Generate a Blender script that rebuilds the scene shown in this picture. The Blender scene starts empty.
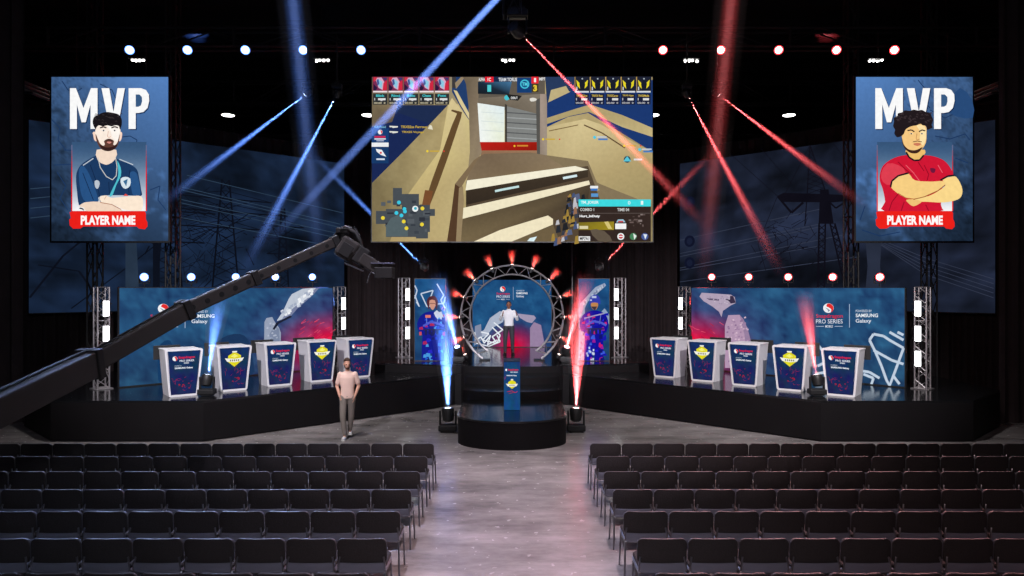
import bpy, bmesh, math, random
from mathutils import Vector, Matrix, noise
random.seed(7)
PI = math.pi
SC = bpy.context.scene
COL = SC.collection
F = 711.0; HC = 3.55; HZ = 286.0
def V(*a): return Vector(a)
def P(px, py, D): return Vector(((px-512)/F*D, D, HC+(HZ-py)/F*D))
def lin(c):
    c = c/255.0
    return c/12.92 if c <= 0.04045 else ((c+0.055)/1.055)**2.4
def C(r, g, b): return (lin(r), lin(g), lin(b))

# ------------------------------------------------------------ materials
MATS = {}
def mat(name, col=(.5,.5,.5), rough=.5, metal=0, emit=None, es=1, noise_amt=0, nscale=8, spec=.5, bump=0, coat=0):
    if name in MATS: return MATS[name]
    m = bpy.data.materials.new(name); m.use_nodes = True
    nt = m.node_tree; b = nt.nodes['Principled BSDF']
    b.inputs['Base Color'].default_value = (*col, 1)
    b.inputs['Roughness'].default_value = rough
    b.inputs['Metallic'].default_value = metal
    b.inputs['Specular IOR Level'].default_value = spec
    if coat: b.inputs['Coat Weight'].default_value = coat
    if emit is not None:
        b.inputs['Emission Color'].default_value = (*emit, 1)
        b.inputs['Emission Strength'].default_value = es
    tc = nt.nodes.new('ShaderNodeTexCoord')
    nz = nt.nodes.new('ShaderNodeTexNoise'); nz.inputs['Scale'].default_value = nscale; nz.inputs['Detail'].default_value = 4
    nt.links.new(tc.outputs['Object'], nz.inputs['Vector'])
    if noise_amt:
        mr = nt.nodes.new('ShaderNodeMapRange')
        mr.inputs['To Min'].default_value = 1-noise_amt; mr.inputs['To Max'].default_value = 1+noise_amt
        nt.links.new(nz.outputs['Fac'], mr.inputs['Value'])
        mx = nt.nodes.new('ShaderNodeMix'); mx.data_type = 'RGBA'; mx.blend_type = 'MULTIPLY'
        mx.inputs['Factor'].default_value = 1
        mx.inputs[6].default_value = (*col, 1)
        nt.links.new(mr.outputs['Result'], mx.inputs[7])
        nt.links.new(mx.outputs[2], b.inputs['Base Color'])
    if bump:
        bp = nt.nodes.new('ShaderNodeBump'); bp.inputs['Strength'].default_value = bump; bp.inputs['Distance'].default_value = .01
        nt.links.new(nz.outputs['Fac'], bp.inputs['Height']); nt.links.new(bp.outputs['Normal'], b.inputs['Normal'])
    if emit is not None: m.cycles.emission_sampling='NONE'
    MATS[name] = m
    return m
def led_mat(name, strength=1.0, gr=.25, scale=6):
    """self-lit display: shows the colours stored in the display's own picture"""
    m = bpy.data.materials.new(name); m.use_nodes = True
    nt = m.node_tree; nt.nodes.clear()
    out = nt.nodes.new('ShaderNodeOutputMaterial'); em = nt.nodes.new('ShaderNodeEmission')
    at = nt.nodes.new('ShaderNodeAttribute'); at.attribute_name = 'Col'
    tc = nt.nodes.new('ShaderNodeTexCoord'); nz = nt.nodes.new('ShaderNodeTexNoise')
    nz.inputs['Scale'].default_value = scale; nz.inputs['Detail'].default_value = 6
    mr = nt.nodes.new('ShaderNodeMapRange'); mr.inputs['To Min'].default_value = 1-gr; mr.inputs['To Max'].default_value = 1+gr
    mx = nt.nodes.new('ShaderNodeMix'); mx.data_type = 'RGBA'; mx.blend_type = 'MULTIPLY'; mx.inputs['Factor'].default_value = 1
    nt.links.new(tc.outputs['Object'], nz.inputs['Vector']); nt.links.new(nz.outputs['Fac'], mr.inputs['Value'])
    nt.links.new(at.outputs['Color'], mx.inputs[6]); nt.links.new(mr.outputs['Result'], mx.inputs[7])
    nt.links.new(mx.outputs[2], em.inputs['Color']); em.inputs['Strength'].default_value = strength
    nt.links.new(em.outputs[0], out.inputs['Surface'])
    m.cycles.emission_sampling='NONE'
    return m
def haze_mat(name, dens, L=1.0):
    m = bpy.data.materials.new(name); m.use_nodes = True
    nt = m.node_tree; nt.nodes.clear()
    out = nt.nodes.new('ShaderNodeOutputMaterial'); vs = nt.nodes.new('ShaderNodeVolumeScatter')
    vs.inputs['Density'].default_value = dens; vs.inputs['Color'].default_value = (1,1,1,1); vs.inputs['Anisotropy'].default_value = 0
    # density drops along the shaft to make its light fade out
    tc=nt.nodes.new('ShaderNodeTexCoord'); sp=nt.nodes.new('ShaderNodeSeparateXYZ'); mr=nt.nodes.new('ShaderNodeMapRange'); mr.interpolation_type='SMOOTHSTEP'
    mr.inputs['From Min'].default_value=.25*L; mr.inputs['From Max'].default_value=L; mr.inputs['To Min'].default_value=dens; mr.inputs['To Max'].default_value=0
    nt.links.new(tc.outputs['Object'],sp.inputs[0]); nt.links.new(sp.outputs['Z'],mr.inputs['Value']); nt.links.new(mr.outputs['Result'],vs.inputs['Density'])
    nt.links.new(vs.outputs[0], out.inputs['Volume'])
    m.cycles.volume_sampling='EQUIANGULAR'; pass
    return m

def emis(name, col, s): return mat(name, (0,0,0), .5, emit=col, es=s)

BLACK = mat('black_metal', C(34,34,36), .45, .3, noise_amt=.15)
BLACKP = mat('black_plastic', C(28,28,30), .5, noise_amt=.1)
TRUSSD = mat('dark_truss', C(24,23,25), .6, .1, noise_amt=.1)
ALU = mat('aluminium', C(170,165,168), .38, .85, noise_amt=.1)
CHROME = mat('chrome', C(190,190,195), .25, .9)
WHITEP = mat('white_laminate', C(225,223,228), .4, noise_amt=.03)
STAGEM = mat('gloss_black_stage', C(22,22,24), .14, spec=.55, noise_amt=.1, nscale=2)
STAGEF = mat('black_stage_skirt', C(19,17,19), .6, spec=.12, noise_amt=.2, nscale=1.5)
CURT = mat('black_velvet', C(58,50,52), .9, noise_amt=.25, nscale=3, spec=.1)
FABRIC = mat('black_fabric', C(54,51,52), .95, noise_amt=.25, nscale=60, spec=.08, bump=.3)
SHELL = mat('grey_plastic', C(104,107,122), .5, noise_amt=.05)
LEDM = led_mat('led_display', 1.0, .13, 9)
LEDDIM = led_mat('led_display_dimmed', 1.0, .45, 1.2)
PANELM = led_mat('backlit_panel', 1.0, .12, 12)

# ------------------------------------------------------------ mesh builder
class MB:
    def __init__(s): s.v=[]; s.f=[]; s.m=[]; s.mats=[]
    def mi(s, m):
        if m is None: return 0
        if m not in s.mats: s.mats.append(m)
        return s.mats.index(m)
    def add(s, vs, fs, m=None, M=None):
        b = len(s.v); i = s.mi(m)
        s.v.extend([(M @ Vector(p)) if M else Vector(p) for p in vs])
        for f in fs: s.f.append(tuple(b+k for k in f)); s.m.append(i)
        return s
    def box(s, c, d, m=None, M=None, bev=0, taper=1.0):
        if bev:
            bm = bmesh.new(); bmesh.ops.create_cube(bm, size=1)
            for v in bm.verts: v.co = Vector((v.co.x*d[0], v.co.y*d[1], v.co.z*d[2]))
            bmesh.ops.bevel(bm, geom=bm.edges[:], offset=bev, segments=2, affect='EDGES', profile=.5)
            bm.verts.ensure_lookup_table(); bm.verts.index_update()
            vs = [v.co+Vector(c) for v in bm.verts]; fs = [[v.index for v in f.verts] for f in bm.faces]; bm.free()
            return s.add(vs, fs, m, M)
        x,y,z = d[0]/2,d[1]/2,d[2]/2; c = Vector(c)
        vs = [c+Vector((sx*x*(taper if sz<0 else 1), sy*y*(taper if sz<0 else 1), sz*z)) for sz in (-1,1) for sy in (-1,1) for sx in (-1,1)]
        return s.add(vs, [(0,2,3,1),(4,5,7,6),(0,1,5,4),(2,6,7,3),(0,4,6,2),(1,3,7,5)], m, M)
    def tube(s, p0, p1, r, n=8, m=None, r1=None, M=None):
        p0, p1 = Vector(p0), Vector(p1); d = p1-p0
        if d.length < 1e-6: return s
        q = d.to_track_quat('Z','Y'); r1 = r if r1 is None else r1
        vs = [p0+q@Vector((r*math.cos(2*PI*k/n), r*math.sin(2*PI*k/n), 0)) for k in range(n)]
        vs += [p1+q@Vector((r1*math.cos(2*PI*k/n), r1*math.sin(2*PI*k/n), 0)) for k in range(n)]
        fs = [(k,(k+1)%n,n+(k+1)%n,n+k) for k in range(n)] + [tuple(range(n-1,-1,-1)), tuple(range(n,2*n))]
        return s.add(vs, fs, m, M)
    def path(s, pts, r, n=8, m=None, closed=False, M=None):
        pts = [Vector(p) for p in pts]; N = len(pts); vs=[]; up=None
        for i,p in enumerate(pts):
            a = pts[i-1] if (i>0 or closed) else p; b = pts[(i+1)%N] if (i<N-1 or closed) else p
            t = (b-a).normalized()
            if up is None: up = t.orthogonal()
            up = (up - t*up.dot(t)).normalized(); sd = t.cross(up)
            vs += [p+up*r*math.cos(2*PI*k/n)+sd*r*math.sin(2*PI*k/n) for k in range(n)]
        fs = []
        for i in range(N if closed else N-1):
            j = (i+1)%N
            fs += [(i*n+k, i*n+(k+1)%n, j*n+(k+1)%n, j*n+k) for k in range(n)]
        if not closed: fs += [tuple(range(n-1,-1,-1)), tuple((N-1)*n+k for k in range(n))]
        return s.add(vs, fs, m, M)
    def lathe(s, prof, n=20, m=None, M=None):
        vs=[]; fs=[]
        for r,z in prof: vs += [Vector((r*math.cos(2*PI*k/n), r*math.sin(2*PI*k/n), z)) for k in range(n)]
        L=len(prof)
        for i in range(L-1): fs += [(i*n+k, i*n+(k+1)%n, (i+1)*n+(k+1)%n, (i+1)*n+k) for k in range(n)]
        fs += [tuple(range(n-1,-1,-1)), tuple((L-1)*n+k for k in range(n))]
        return s.add(vs, fs, m, M)
    def prism(s, pts, h0, h1, m=None, M=None, mt=None):
        """outline in xy between two heights"""
        n=len(pts); vs=[Vector((p[0],p[1],h0)) for p in pts]+[Vector((p[0],p[1],h1)) for p in pts]
        s.add(vs, [(k,(k+1)%n,n+(k+1)%n,n+k) for k in range(n)]+[tuple(range(n-1,-1,-1))], m, M)
        return s.add([v for v in vs[n:]], [tuple(range(n))], mt or m, M)
    def loft(s, rings, n=20, m=None, p=2.3):
        '''stack of super-elliptic rings (cx, cy, z, rx, ry)'''
        vs=[];fs=[]
        for cx,cy,z,rx,ry in rings:
            for k in range(n):
                a=2*PI*k/n; c,q=math.cos(a),math.sin(a)
                vs.append(Vector((cx+rx*math.copysign(abs(c)**(2/p),c), cy+ry*math.copysign(abs(q)**(2/p),q), z)))
        L=len(rings)
        for i in range(L-1): fs += [(i*n+k, i*n+(k+1)%n, (i+1)*n+(k+1)%n, (i+1)*n+k) for k in range(n)]
        fs += [tuple(range(n-1,-1,-1)), tuple((L-1)*n+k for k in range(n))]
        return s.add(vs, fs, m)
    def ell(s, c, r, m=None, M=None, nu=16, nv=10, R=None):
        vs=[]; fs=[]; c=Vector(c)
        for i in range(1,nv):
            a=PI*i/nv
            for k in range(nu):
                p=Vector((r[0]*math.sin(a)*math.cos(2*PI*k/nu), r[1]*math.sin(a)*math.sin(2*PI*k/nu), r[2]*math.cos(a)))
                vs.append(c+(R@p if R else p))
        t=Vector((0,0,r[2])); vs += [c+(R@t if R else t), c-(R@t if R else t)]
        T=len(vs)-2
        for i in range(nv-2): fs += [(i*nu+k,(i+1)*nu+k,(i+1)*nu+(k+1)%nu,i*nu+(k+1)%nu) for k in range(nu)]
        fs += [(T,k,(k+1)%nu) for k in range(nu)] + [(T+1,(nv-2)*nu+(k+1)%nu,(nv-2)*nu+k) for k in range(nu)]
        return s.add(vs, fs, m, M)
    def build(s, name, m=None, parent=None, smooth=False, world=False):
        me = bpy.data.meshes.new(name)
        off = parent.location if (world and parent is not None) else Vector((0,0,0))
        me.from_pydata([tuple(v-off) for v in s.v], [], s.f)
        if s.mats and any(True for _ in s.mats):
            for k in s.mats: me.materials.append(k)
            me.polygons.foreach_set('material_index', s.m)
        elif m: me.materials.append(m)
        if m and s.mats and m not in s.mats: pass
        bm = bmesh.new(); bm.from_mesh(me); bmesh.ops.recalc_face_normals(bm, faces=bm.faces); bm.to_mesh(me); bm.free()
        if smooth:
            me.polygons.foreach_set('use_smooth', [True]*len(me.polygons))
            try: me.set_sharp_from_angle(angle=math.radians(40))
            except Exception: pass
        me.update()
        o = bpy.data.objects.new(name, me); COL.objects.link(o)
        if parent is not None: o.parent = parent
        return o

def tag(o, label=None, cat=None, group=None, kind=None):
    if label: o['label']=label
    if cat: o['category']=cat
    if group: o['group']=group
    if kind: o['kind']=kind
    return o
def thing(name, loc, label, cat, group=None, rz=0):
    o = bpy.data.objects.new(name, None); COL.objects.link(o); o.location = Vector(loc); o.rotation_euler = (0,0,rz)
    o.empty_display_size = .1
    return tag(o, label, cat, group)
def struct(name, mb, m=None):
    return tag(mb.build(name, m), kind='structure')
def copy_tree(o, parent=None):
    c = o.copy(); COL.objects.link(c)
    if parent is not None: c.parent = parent
    for ch in o.children: copy_tree(ch, c)
    return c
ORD = ['first','second','third','fourth','fifth','sixth','seventh','eighth','ninth','tenth','eleventh','twelfth','thirteenth','fourteenth','fifteenth','sixteenth']

# ------------------------------------------------------------ pictures for displays
def smooth_pts(pts, k=4):
    n=len(pts); out=[]
    for i in range(n):
        p0,p1,p2,p3=[Vector(pts[(i+j-1)%n][:2]) for j in range(4)]
        for q in range(k):
            t=q/k
            out.append(tuple(.5*((2*p1)+(-p0+p2)*t+(2*p0-5*p1+4*p2-p3)*t*t+(-p0+3*p1-3*p2+p3)*t**3)))
    return out
class Canvas:
    def __init__(s, mp, n, step=.0003):
        s.mp=mp; s.n=Vector(n); s.L=1; s.step=step; s.v=[]; s.f=[]; s.c=[]
    zmin=None
    def pt(s,x,y,L=None):
        p=s.mp(x,y)+s.n*(s.step*(s.L if L is None else L))
        if s.zmin is not None and p.z<s.zmin: p.z=s.zmin
        return p
    def face(s, vs, cols):
        b=len(s.v); s.v+=vs; s.f.append(tuple(range(b,b+len(vs)))); s.c+=cols
    def poly(s, pts, col, smooth=0):
        s.L+=1
        if smooth: pts=smooth_pts(pts, smooth)
        if isinstance(col[0],(tuple,list)): cols=[(*C(*c),1) for c in col]
        else: cols=[(*C(*col),1)]*len(pts)
        s.face([s.pt(*p) for p in pts], cols)
    def rect(s,x0,y0,x1,y1,col,col2=None):
        s.poly([(x0,y0),(x1,y0),(x1,y1),(x0,y1)], [col,col,col2,col2] if col2 else col)
    def circ(s,x,y,r,col,ry=None,n=20):
        ry=ry or r; s.poly([(x+r*math.cos(2*PI*k/n),y+ry*math.sin(2*PI*k/n)) for k in range(n)], col)
    def line(s,pts,w,col,w1=None):
        s.L+=1
        for i in range(len(pts)-1):
            a=Vector(pts[i]);b=Vector(pts[i+1]);d=(b-a)
            if d.length<1e-6: continue
            nn=Vector((-d.y,d.x)).normalized()
            wa=w+( (w1-w)*i/(len(pts)-1) if w1 is not None else 0); wb=w+((w1-w)*(i+1)/(len(pts)-1) if w1 is not None else 0)
            q=[a+nn*wa/2,b+nn*wb/2,b-nn*wb/2,a-nn*wa/2]
            s.face([s.pt(p.x,p.y,s.L+.2*(i%2)) for p in q],[(*C(*col),1)]*4)
    def grid(s,x0,y0,x1,y1,nx,ny,fn):
        s.L+=1; b=len(s.v)
        for j in range(ny):
            for i in range(nx):
                q=[(i,j),(i+1,j),(i+1,j+1),(i,j+1)]; xy=[(x0+(x1-x0)*a/nx, y0+(y1-y0)*c/ny) for a,c in q]
                s.face([s.pt(*p) for p in xy],[(*C(*[max(0,min(255,k)) for k in fn(*p)]),1) for p in xy])
    def text(s,body,x0,y0,x1,y1,col,bold=.02):
        s.L+=1
        cu=bpy.data.curves.new('t','FONT'); cu.body=body; cu.offset=bold; cu.resolution_u=3; cu.dimensions='2D'; cu.fill_mode='FRONT'
        ob=bpy.data.objects.new('t',cu); COL.objects.link(ob)
        dg=bpy.context.evaluated_depsgraph_get(); me=bpy.data.meshes.new_from_object(ob.evaluated_get(dg))
        vs=[v.co.copy() for v in me.vertices]; fs=[tuple(p.vertices) for p in me.polygons]
        bpy.data.objects.remove(ob); bpy.data.curves.remove(cu); bpy.data.meshes.remove(me)
        if not vs: return
        a0=min(v.x for v in vs);a1=max(v.x for v in vs);b0=min(v.y for v in vs);b1=max(v.y for v in vs)
        A=s.pt(x0,y1);B=s.pt(x1,y1);T=s.pt(x0,y0)
        c=(*C(*col),1)
        W=[A+(B-A)*((v.x-a0)/(a1-a0))+(T-A)*((v.y-b0)/(b1-b0)) for v in vs]
        for f in fs: s.face([W[k] for k in f],[c]*len(f))
    def build(s,name,m,parent,world=True):
        me=bpy.data.meshes.new(name); off=parent.location if world else Vector((0,0,0))
        me.from_pydata([tuple(v-off) for v in s.v],[],s.f)
        at=me.color_attributes.new('Col','FLOAT_COLOR','POINT')
        at.data.foreach_set('color',[k for c in s.c for k in c])
        me.materials.append(m); me.update()
        o=bpy.data.objects.new(name,me); COL.objects.link(o); o.parent=parent
        return o
def planemap(O,u):
    u=Vector(u).normalized(); n=u.cross(Vector((0,0,1))).normalized(); cam=Vector((0,0,HC)); O=Vector(O)
    def mp(x,y):
        d=Vector(((x-512)/F,1,(HZ-y)/F)); return cam+d*((O-cam).dot(n)/d.dot(n))
    return mp,n
def nz(x,y,s,z=0,oct=4): return noise.fractal(Vector((x*s,y*s,z)),.6,2.0,oct)

def logo(c, x0,y0,x1,y1):
    """round red and white mark over the series name, the divider and the sponsor's name, in a box"""
    w=x1-x0;h=y1-y0; X=lambda t:x0+w*t; Y=lambda t:y0+h*t
    cx,cy,r=X(.2),Y(.19),w*.085; ry=h*.2
    c.circ(cx,cy,r,(235,238,242),ry)
    c.poly([(cx-r*.1,cy-ry*.95),(cx+r*.6,cy-ry*.75),(cx+r*.97,cy-ry*.1),(cx+r*.8,cy+ry*.6),(cx+r*.45,cy+ry*.85),(cx+r*.55,cy+ry*.3),(cx+r*.1,cy-ry*.1),(cx-r*.4,cy-ry*.4)],(225,45,45),3)
    c.poly([(cx-r*.6,cy-ry*.1),(cx-r*.1,cy+ry*.15),(cx+r*.3,cy+ry*.5),(cx-r*.1,cy+ry*.75),(cx-r*.1,cy+ry*.4)],(120,130,150),3)
    c.text('Snapdragon',X(0),Y(.44),X(.43),Y(.64),(215,35,55),.008)
    c.text('PRO SERIES',X(0),Y(.66),X(.43),Y(.83),(225,230,240),.0)
    c.text('MOBILE',X(.15),Y(.9),X(.27),Y(1.0),(225,230,240),.01)
    c.rect(X(0),Y(.94),X(.13),Y(.96),(190,200,220)); c.rect(X(.3),Y(.94),X(.43),Y(.96),(190,200,220))
    c.rect(X(.535),Y(.02),X(.545),Y(1.0),(170,185,210))
    c.text('POWERED BY',X(.64),Y(.26),X(.9),Y(.36),(210,220,235),.0)
    c.text('SAMSUNG',X(.64),Y(.42),X(1.0),Y(.57),(235,240,245),.022)
    c.text('Galaxy',X(.64),Y(.64),X(.89),Y(.84),(230,235,245),.01)

# ============================================================ the hall
def floor_mat():
    m = bpy.data.materials.new('polished_concrete'); m.use_nodes=True; nt=m.node_tree; b=nt.nodes['Principled BSDF']
    tc=nt.nodes.new('ShaderNodeTexCoord')
    mp=nt.nodes.new('ShaderNodeMapping'); mp.inputs['Scale'].default_value=(.5,1.2,1)
    n1=nt.nodes.new('ShaderNodeTexNoise'); n1.inputs['Scale'].default_value=1.3; n1.inputs['Detail'].default_value=9; n1.inputs['Roughness'].default_value=.72
    cr=nt.nodes.new('ShaderNodeValToRGB'); cr.color_ramp.elements[0].position=.33; cr.color_ramp.elements[1].position=.68
    cr.color_ramp.elements[0].color=(.125,.112,.114,1); cr.color_ramp.elements[1].color=(.36,.325,.33,1)
    n2=nt.nodes.new('ShaderNodeTexNoise'); n2.inputs['Scale'].default_value=7; n2.inputs['Detail'].default_value=6
    mr=nt.nodes.new('ShaderNodeMapRange'); mr.inputs['To Min'].default_value=.14; mr.inputs['To Max'].default_value=.34
    L=nt.links.new
    L(tc.outputs['Object'],mp.inputs[0]);L(mp.outputs[0],n1.inputs[0]);L(tc.outputs['Object'],n2.inputs[0]);L(n1.outputs['Fac'],cr.inputs[0])
    L(cr.outputs[0],b.inputs['Base Color']);L(n2.outputs['Fac'],mr.inputs['Value']);L(mr.outputs[0],b.inputs['Roughness'])
    bp=nt.nodes.new('ShaderNodeBump');bp.inputs['Strength'].default_value=.06;L(n2.outputs['Fac'],bp.inputs['Height']);L(bp.outputs[0],b.inputs['Normal'])
    return m
WALLM = mat('dark_hall_wall', C(44,42,44), .85, noise_amt=.2, nscale=.8, spec=.1)
CEILM = mat('dark_roof_steel', C(40,39,42), .85, noise_amt=.3, nscale=.6, spec=.1)
struct('floor', MB().box((0,18,-.1),(44,48,.2)), floor_mat())
struct('wall_back', MB().box((0,42.1,7),(44,.2,14)), WALLM)
struct('wall_left', MB().box((-20.1,18,7),(.2,48,14)), WALLM)
struct('wall_right', MB().box((20.1,18,7),(.2,48,14)), WALLM)
m=MB().box((0,18,14.1),(44,48,.2))
for k in range(24): m.box((0,-4+k*2,13.9),(40,.12,.2))
struct('ceiling', m, CEILM)

def curtain(p0,p1,z0,z1,label,wl=.34,amp=.075):
    p0=Vector((*p0,0));p1=Vector((*p1,0));d=p1-p0;Ln=d.length;u=d.normalized();n=Vector((u.y,-u.x,0))
    nx=int(Ln/wl*8); rows=[z0,z0+.6,(z0+z1)/2,z1-.4,z1]; vs=[];fs=[]
    rnd=random.Random(int(Ln*100)); ph=[rnd.uniform(-1,1) for _ in range(nx//8+3)]
    for j,z in enumerate(rows):
        for i in range(nx+1):
            t=i/nx*Ln; a=2*PI*t/wl+.9*ph[i//8]*math.sin(PI*(i%8)/8)
            am=amp*(1.1 if j<3 else .7)*(1+.35*ph[i//8])
            vs.append(p0+u*t+n*(am*math.sin(a)+.02*math.sin(3*a+j))+Vector((0,0,z)))
    for j in range(len(rows)-1):
        for i in range(nx): a=j*(nx+1)+i; fs.append((a,a+1,a+nx+2,a+nx+1))
    # a hem and a heading tape give the cloth its edge
    t=thing('stage_curtain',((p0.x+p1.x)/2,(p0.y+p1.y)/2,z0),label,'curtain','black curtains around the stage')
    MB().add(vs,fs).build('drape',CURT,t,True,True)
    MB().tube(p0+Vector((0,0,z1)),p1+Vector((0,0,z1)),.03,8).build('curtain_rail',BLACK,t,world=True)
    return t
BO=(-14.95,22.0); BI=(-7.06,29.7)
curtain((-7.6,30.6),(7.6,30.6),0,9.4,'black pleated curtain hanging across the middle behind the ring arch')
curtain((-15.6,22.2),(-7.5,30.4),0,9.4,'black pleated curtain behind the dim pylon backdrop in blue light')
curtain((7.5,30.4),(15.6,22.2),0,9.4,'black pleated curtain behind the dim pylon backdrop in red light')
curtain((-19.8,18.45),(-12.62,18.45),0,12.5,'tall black side curtain beyond the stage end under blue lights')
curtain((12.62,18.45),(19.8,18.45),0,12.5,'tall black side curtain beyond the stage end under red lights')

# ============================================================ stage
SH=.94; CH=1.2
outl=[(-12.25,17.86),(-10.5,16.18),(-7.03,16.18),(-2.1,20.65),(-1.7,21.2),(1.7,21.2),(2.1,20.65),(7.03,16.18),(10.5,16.18),(12.25,17.86),(12.25,22.6),(6.6,28.2),(-6.6,28.2),(-12.25,22.6)]
st=thing('main_stage',(0,20,0),'long gloss black stage with two angled wings behind the seating','stage')
MB().prism(outl,0.03,SH-.05).build('skirt',STAGEF,st,world=True)
ol2=[(x*1.0,y-.0) for x,y in outl]
MB().prism(outl,SH-.05,SH).build('deck',STAGEM,st,world=True)
# raised centre platform
cp=[(-4.2,21.75),(-2.0,21.205),(2.0,21.205),(4.2,21.75),(4.2,24.6),(2.6,27.9),(-2.6,27.9),(-4.2,24.6)]
st2=thing('raised_platform',(0,23,SH),'raised gloss black centre platform carrying the ring arch','platform')
MB().prism(cp,SH+.002,CH-.05).build('skirt',STAGEF,st2,world=True)
MB().prism(cp,CH-.05,CH).build('deck',STAGEM,st2,world=True)
def arcstep(rx,yf,yc,yb,xb,n=36):
    pts=[]
    for k in range(n+1):
        a=PI+PI*k/n; pts.append((rx*math.cos(a), yc+(yc-yf)*math.sin(a)))
    return pts+[(xb,yb),(-xb,yb)]
t=thing('curved_steps',(0,19.6,0),'curved black steps rising from the round podium to the arch','steps')
for k,(z,rx,yf,yc,yb) in enumerate([(.815,1.32,18.35,18.9,20.4),(1.01,1.36,19.7,20.1,21.1)]):
    MB().prism(arcstep(rx,yf,yc,yb,rx),0.002,z,mt=STAGEM,m=STAGEF).build('step',None,t,world=True)
MB().prism(arcstep(1.5,20.75,21.05,21.19,1.5),0.002,CH-.001,mt=STAGEM,m=STAGEF).build('landing',None,t,world=True)
t=thing('round_podium',(0,16.2,0),'low round glossy black podium carrying the blue lectern','podium')
MB().prism(arcstep(1.235,15.33,16.25,18.3,1.235),0,.58).build('skirt',STAGEF,t,True,world=True)
MB().prism(arcstep(1.245,15.32,16.25,18.3,1.245),.58,.625).build('top',STAGEM,t,True,world=True)

# ============================================================ trusses
def lattice(mb,p0,p1,w,h,n,r=.02,rb=.01,up=None):
    p0=Vector(p0);p1=Vector(p1);d=(p1-p0);u=d.normalized(); up=Vector(up) if up else (Vector((0,0,1)) if abs(u.z)<.9 else Vector((0,1,0)))
    s=u.cross(up).normalized(); up=s.cross(u).normalized()
    cs=[(a*w/2,b*h/2) for a,b in((-1,-1),(1,-1),(1,1),(-1,1))]
    pt=lambda k,t:p0+d*t+s*cs[k%4][0]+up*cs[k%4][1]
    for k in range(4): mb.tube(pt(k,0),pt(k,1),r,8)
    for i in range(n):
        for k in range(4):
            a,b=(k,k+1) if (i%2==0) else (k+1,k)
            mb.tube(pt(a,i/n),pt(b,(i+1)/n),rb,5)
            if rb>.008 and i%4==0: mb.tube(pt(k,i/n),pt(k+1,i/n),rb,5)
    for k in range(4): mb.tube(pt(k,1),pt(k+1,1),rb,5)
    return mb
LIT=emis('lit_panel',(1,1,1),6.0)
def tower(x,y,zb,zt,rz,label,lights,off):
    t=thing('truss_tower',(x,y,zb),label,'truss tower','upright truss towers with lit panels',rz)
    H=zt-zb
    lattice(MB(),(0,0,.03),(0,0,H),.27,.27,12,.022,.011).build('truss_frame',ALU,t,True)
    MB().box((0,0,.012),(.42,.42,.024),bev=.005).build('base_plate',ALU,t)
    for z in lights:
        b=MB().box((off*.04,-.175,z-zb),(.145,.03,.39),bev=.006).build('light_panel',BLACKP,t)
        MB().box((off*.04,-.192,z-zb),(.135,.01,.38)).build('diffuser',LIT,b)
        MB().box((off*.04,-.15,z-zb+.12),(.3,.03,.03)).box((off*.04,-.15,z-zb-.12),(.3,.03,.03)).build('bracket',BLACK,b)
    return t
ZL=(2.98,2.347,1.715); ZC=(3.27,2.645,2.02)
tower(-10.42,18.05,SH,3.52,.85,'aluminium truss tower at the outer end of the blue-lit stage wing',ZL,1)
tower(10.42,18.05,SH,3.52,-.85,'aluminium truss tower at the outer end of the red-lit stage wing',ZL,-1)
tower(-5.60,23.1,SH,3.52,.7,'aluminium truss tower at the inner end of the blue-lit wing banner',ZL,1)
tower(5.60,23.1,SH,3.52,-.7,'aluminium truss tower at the inner end of the red-lit wing banner',ZL,-1)
tower(-3.54,23.3,CH,3.81,.6,'aluminium truss tower beside the banner of the bareheaded soldier',ZC,1)
tower(3.54,23.3,CH,3.81,-.6,'aluminium truss tower beside the banner of the helmeted soldier',ZC,-1)
# black support masts and roof trusses
for px,D,z0,lab in ((95,21.6,0.0,'black lattice mast rising behind the portrait screen of the bearded player'),(173,21.5,SH+.03,'black lattice mast along the inner edge of the bearded player screen'),
                 (929,21.6,0.0,'black lattice mast rising behind the portrait screen of the curly-haired player'),(851,21.5,SH+.03,'black lattice mast along the inner edge of the curly-haired player screen')):
    x=(px-512)/F*D
    tag(lattice(MB(),(x,D,z0),(x,D,13.8),.3,.3,22,.028,.016).build('truss_mast',TRUSSD),lab,'truss','black lattice masts')
def rooftruss(y,zt,zb,x0,x1,label,m=TRUSSD,n=26,r=.045):
    t=thing('roof_truss',((x0+x1)/2,y,zb),label,'truss','roof trusses')
    mb=MB()
    for z in(zt,zb): 
        mb.tube((x0,y,z),(x1,y,z),r,8)
        mb.tube((x0,y+.4,z),(x1,y+.4,z),r,8)
    mb.build('chord',m,t,True,True)
    mb=MB()
    for i in range(n):
        a=x0+(x1-x0)*i/n;b=x0+(x1-x0)*(i+1)/n
        mb.tube((a,y,zt if i%2 else zb),(b,y,zb if i%2 else zt),r*.5,6)
        mb.tube((a,y+.4,zt if i%2 else zb),(b,y+.4,zb if i%2 else zt),r*.5,6)
    mb.build('web',m,t,True,True)
    mb=MB()
    for px in (48,234,420,605,790,976):
        x=(px-512)/F*y
        if x0<x<x1: mb.tube((x,y-.02,zb),(x,y-.02,zt),.05,8)
    mb.build('post',m,t,True,True)
rooftruss(21.2,3.55+258.5*21.2/F,3.55+240*21.2/F,-19.9,19.9,'long dark roof truss carrying the two rows of par lamps')
rooftruss(29,11.9,11.0,-19.9,19.9,'dark roof truss crossing the hall above the curtain')
rooftruss(36,12.2,11.2,-19.9,19.9,'dark roof truss at the far back of the hall')
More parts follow.
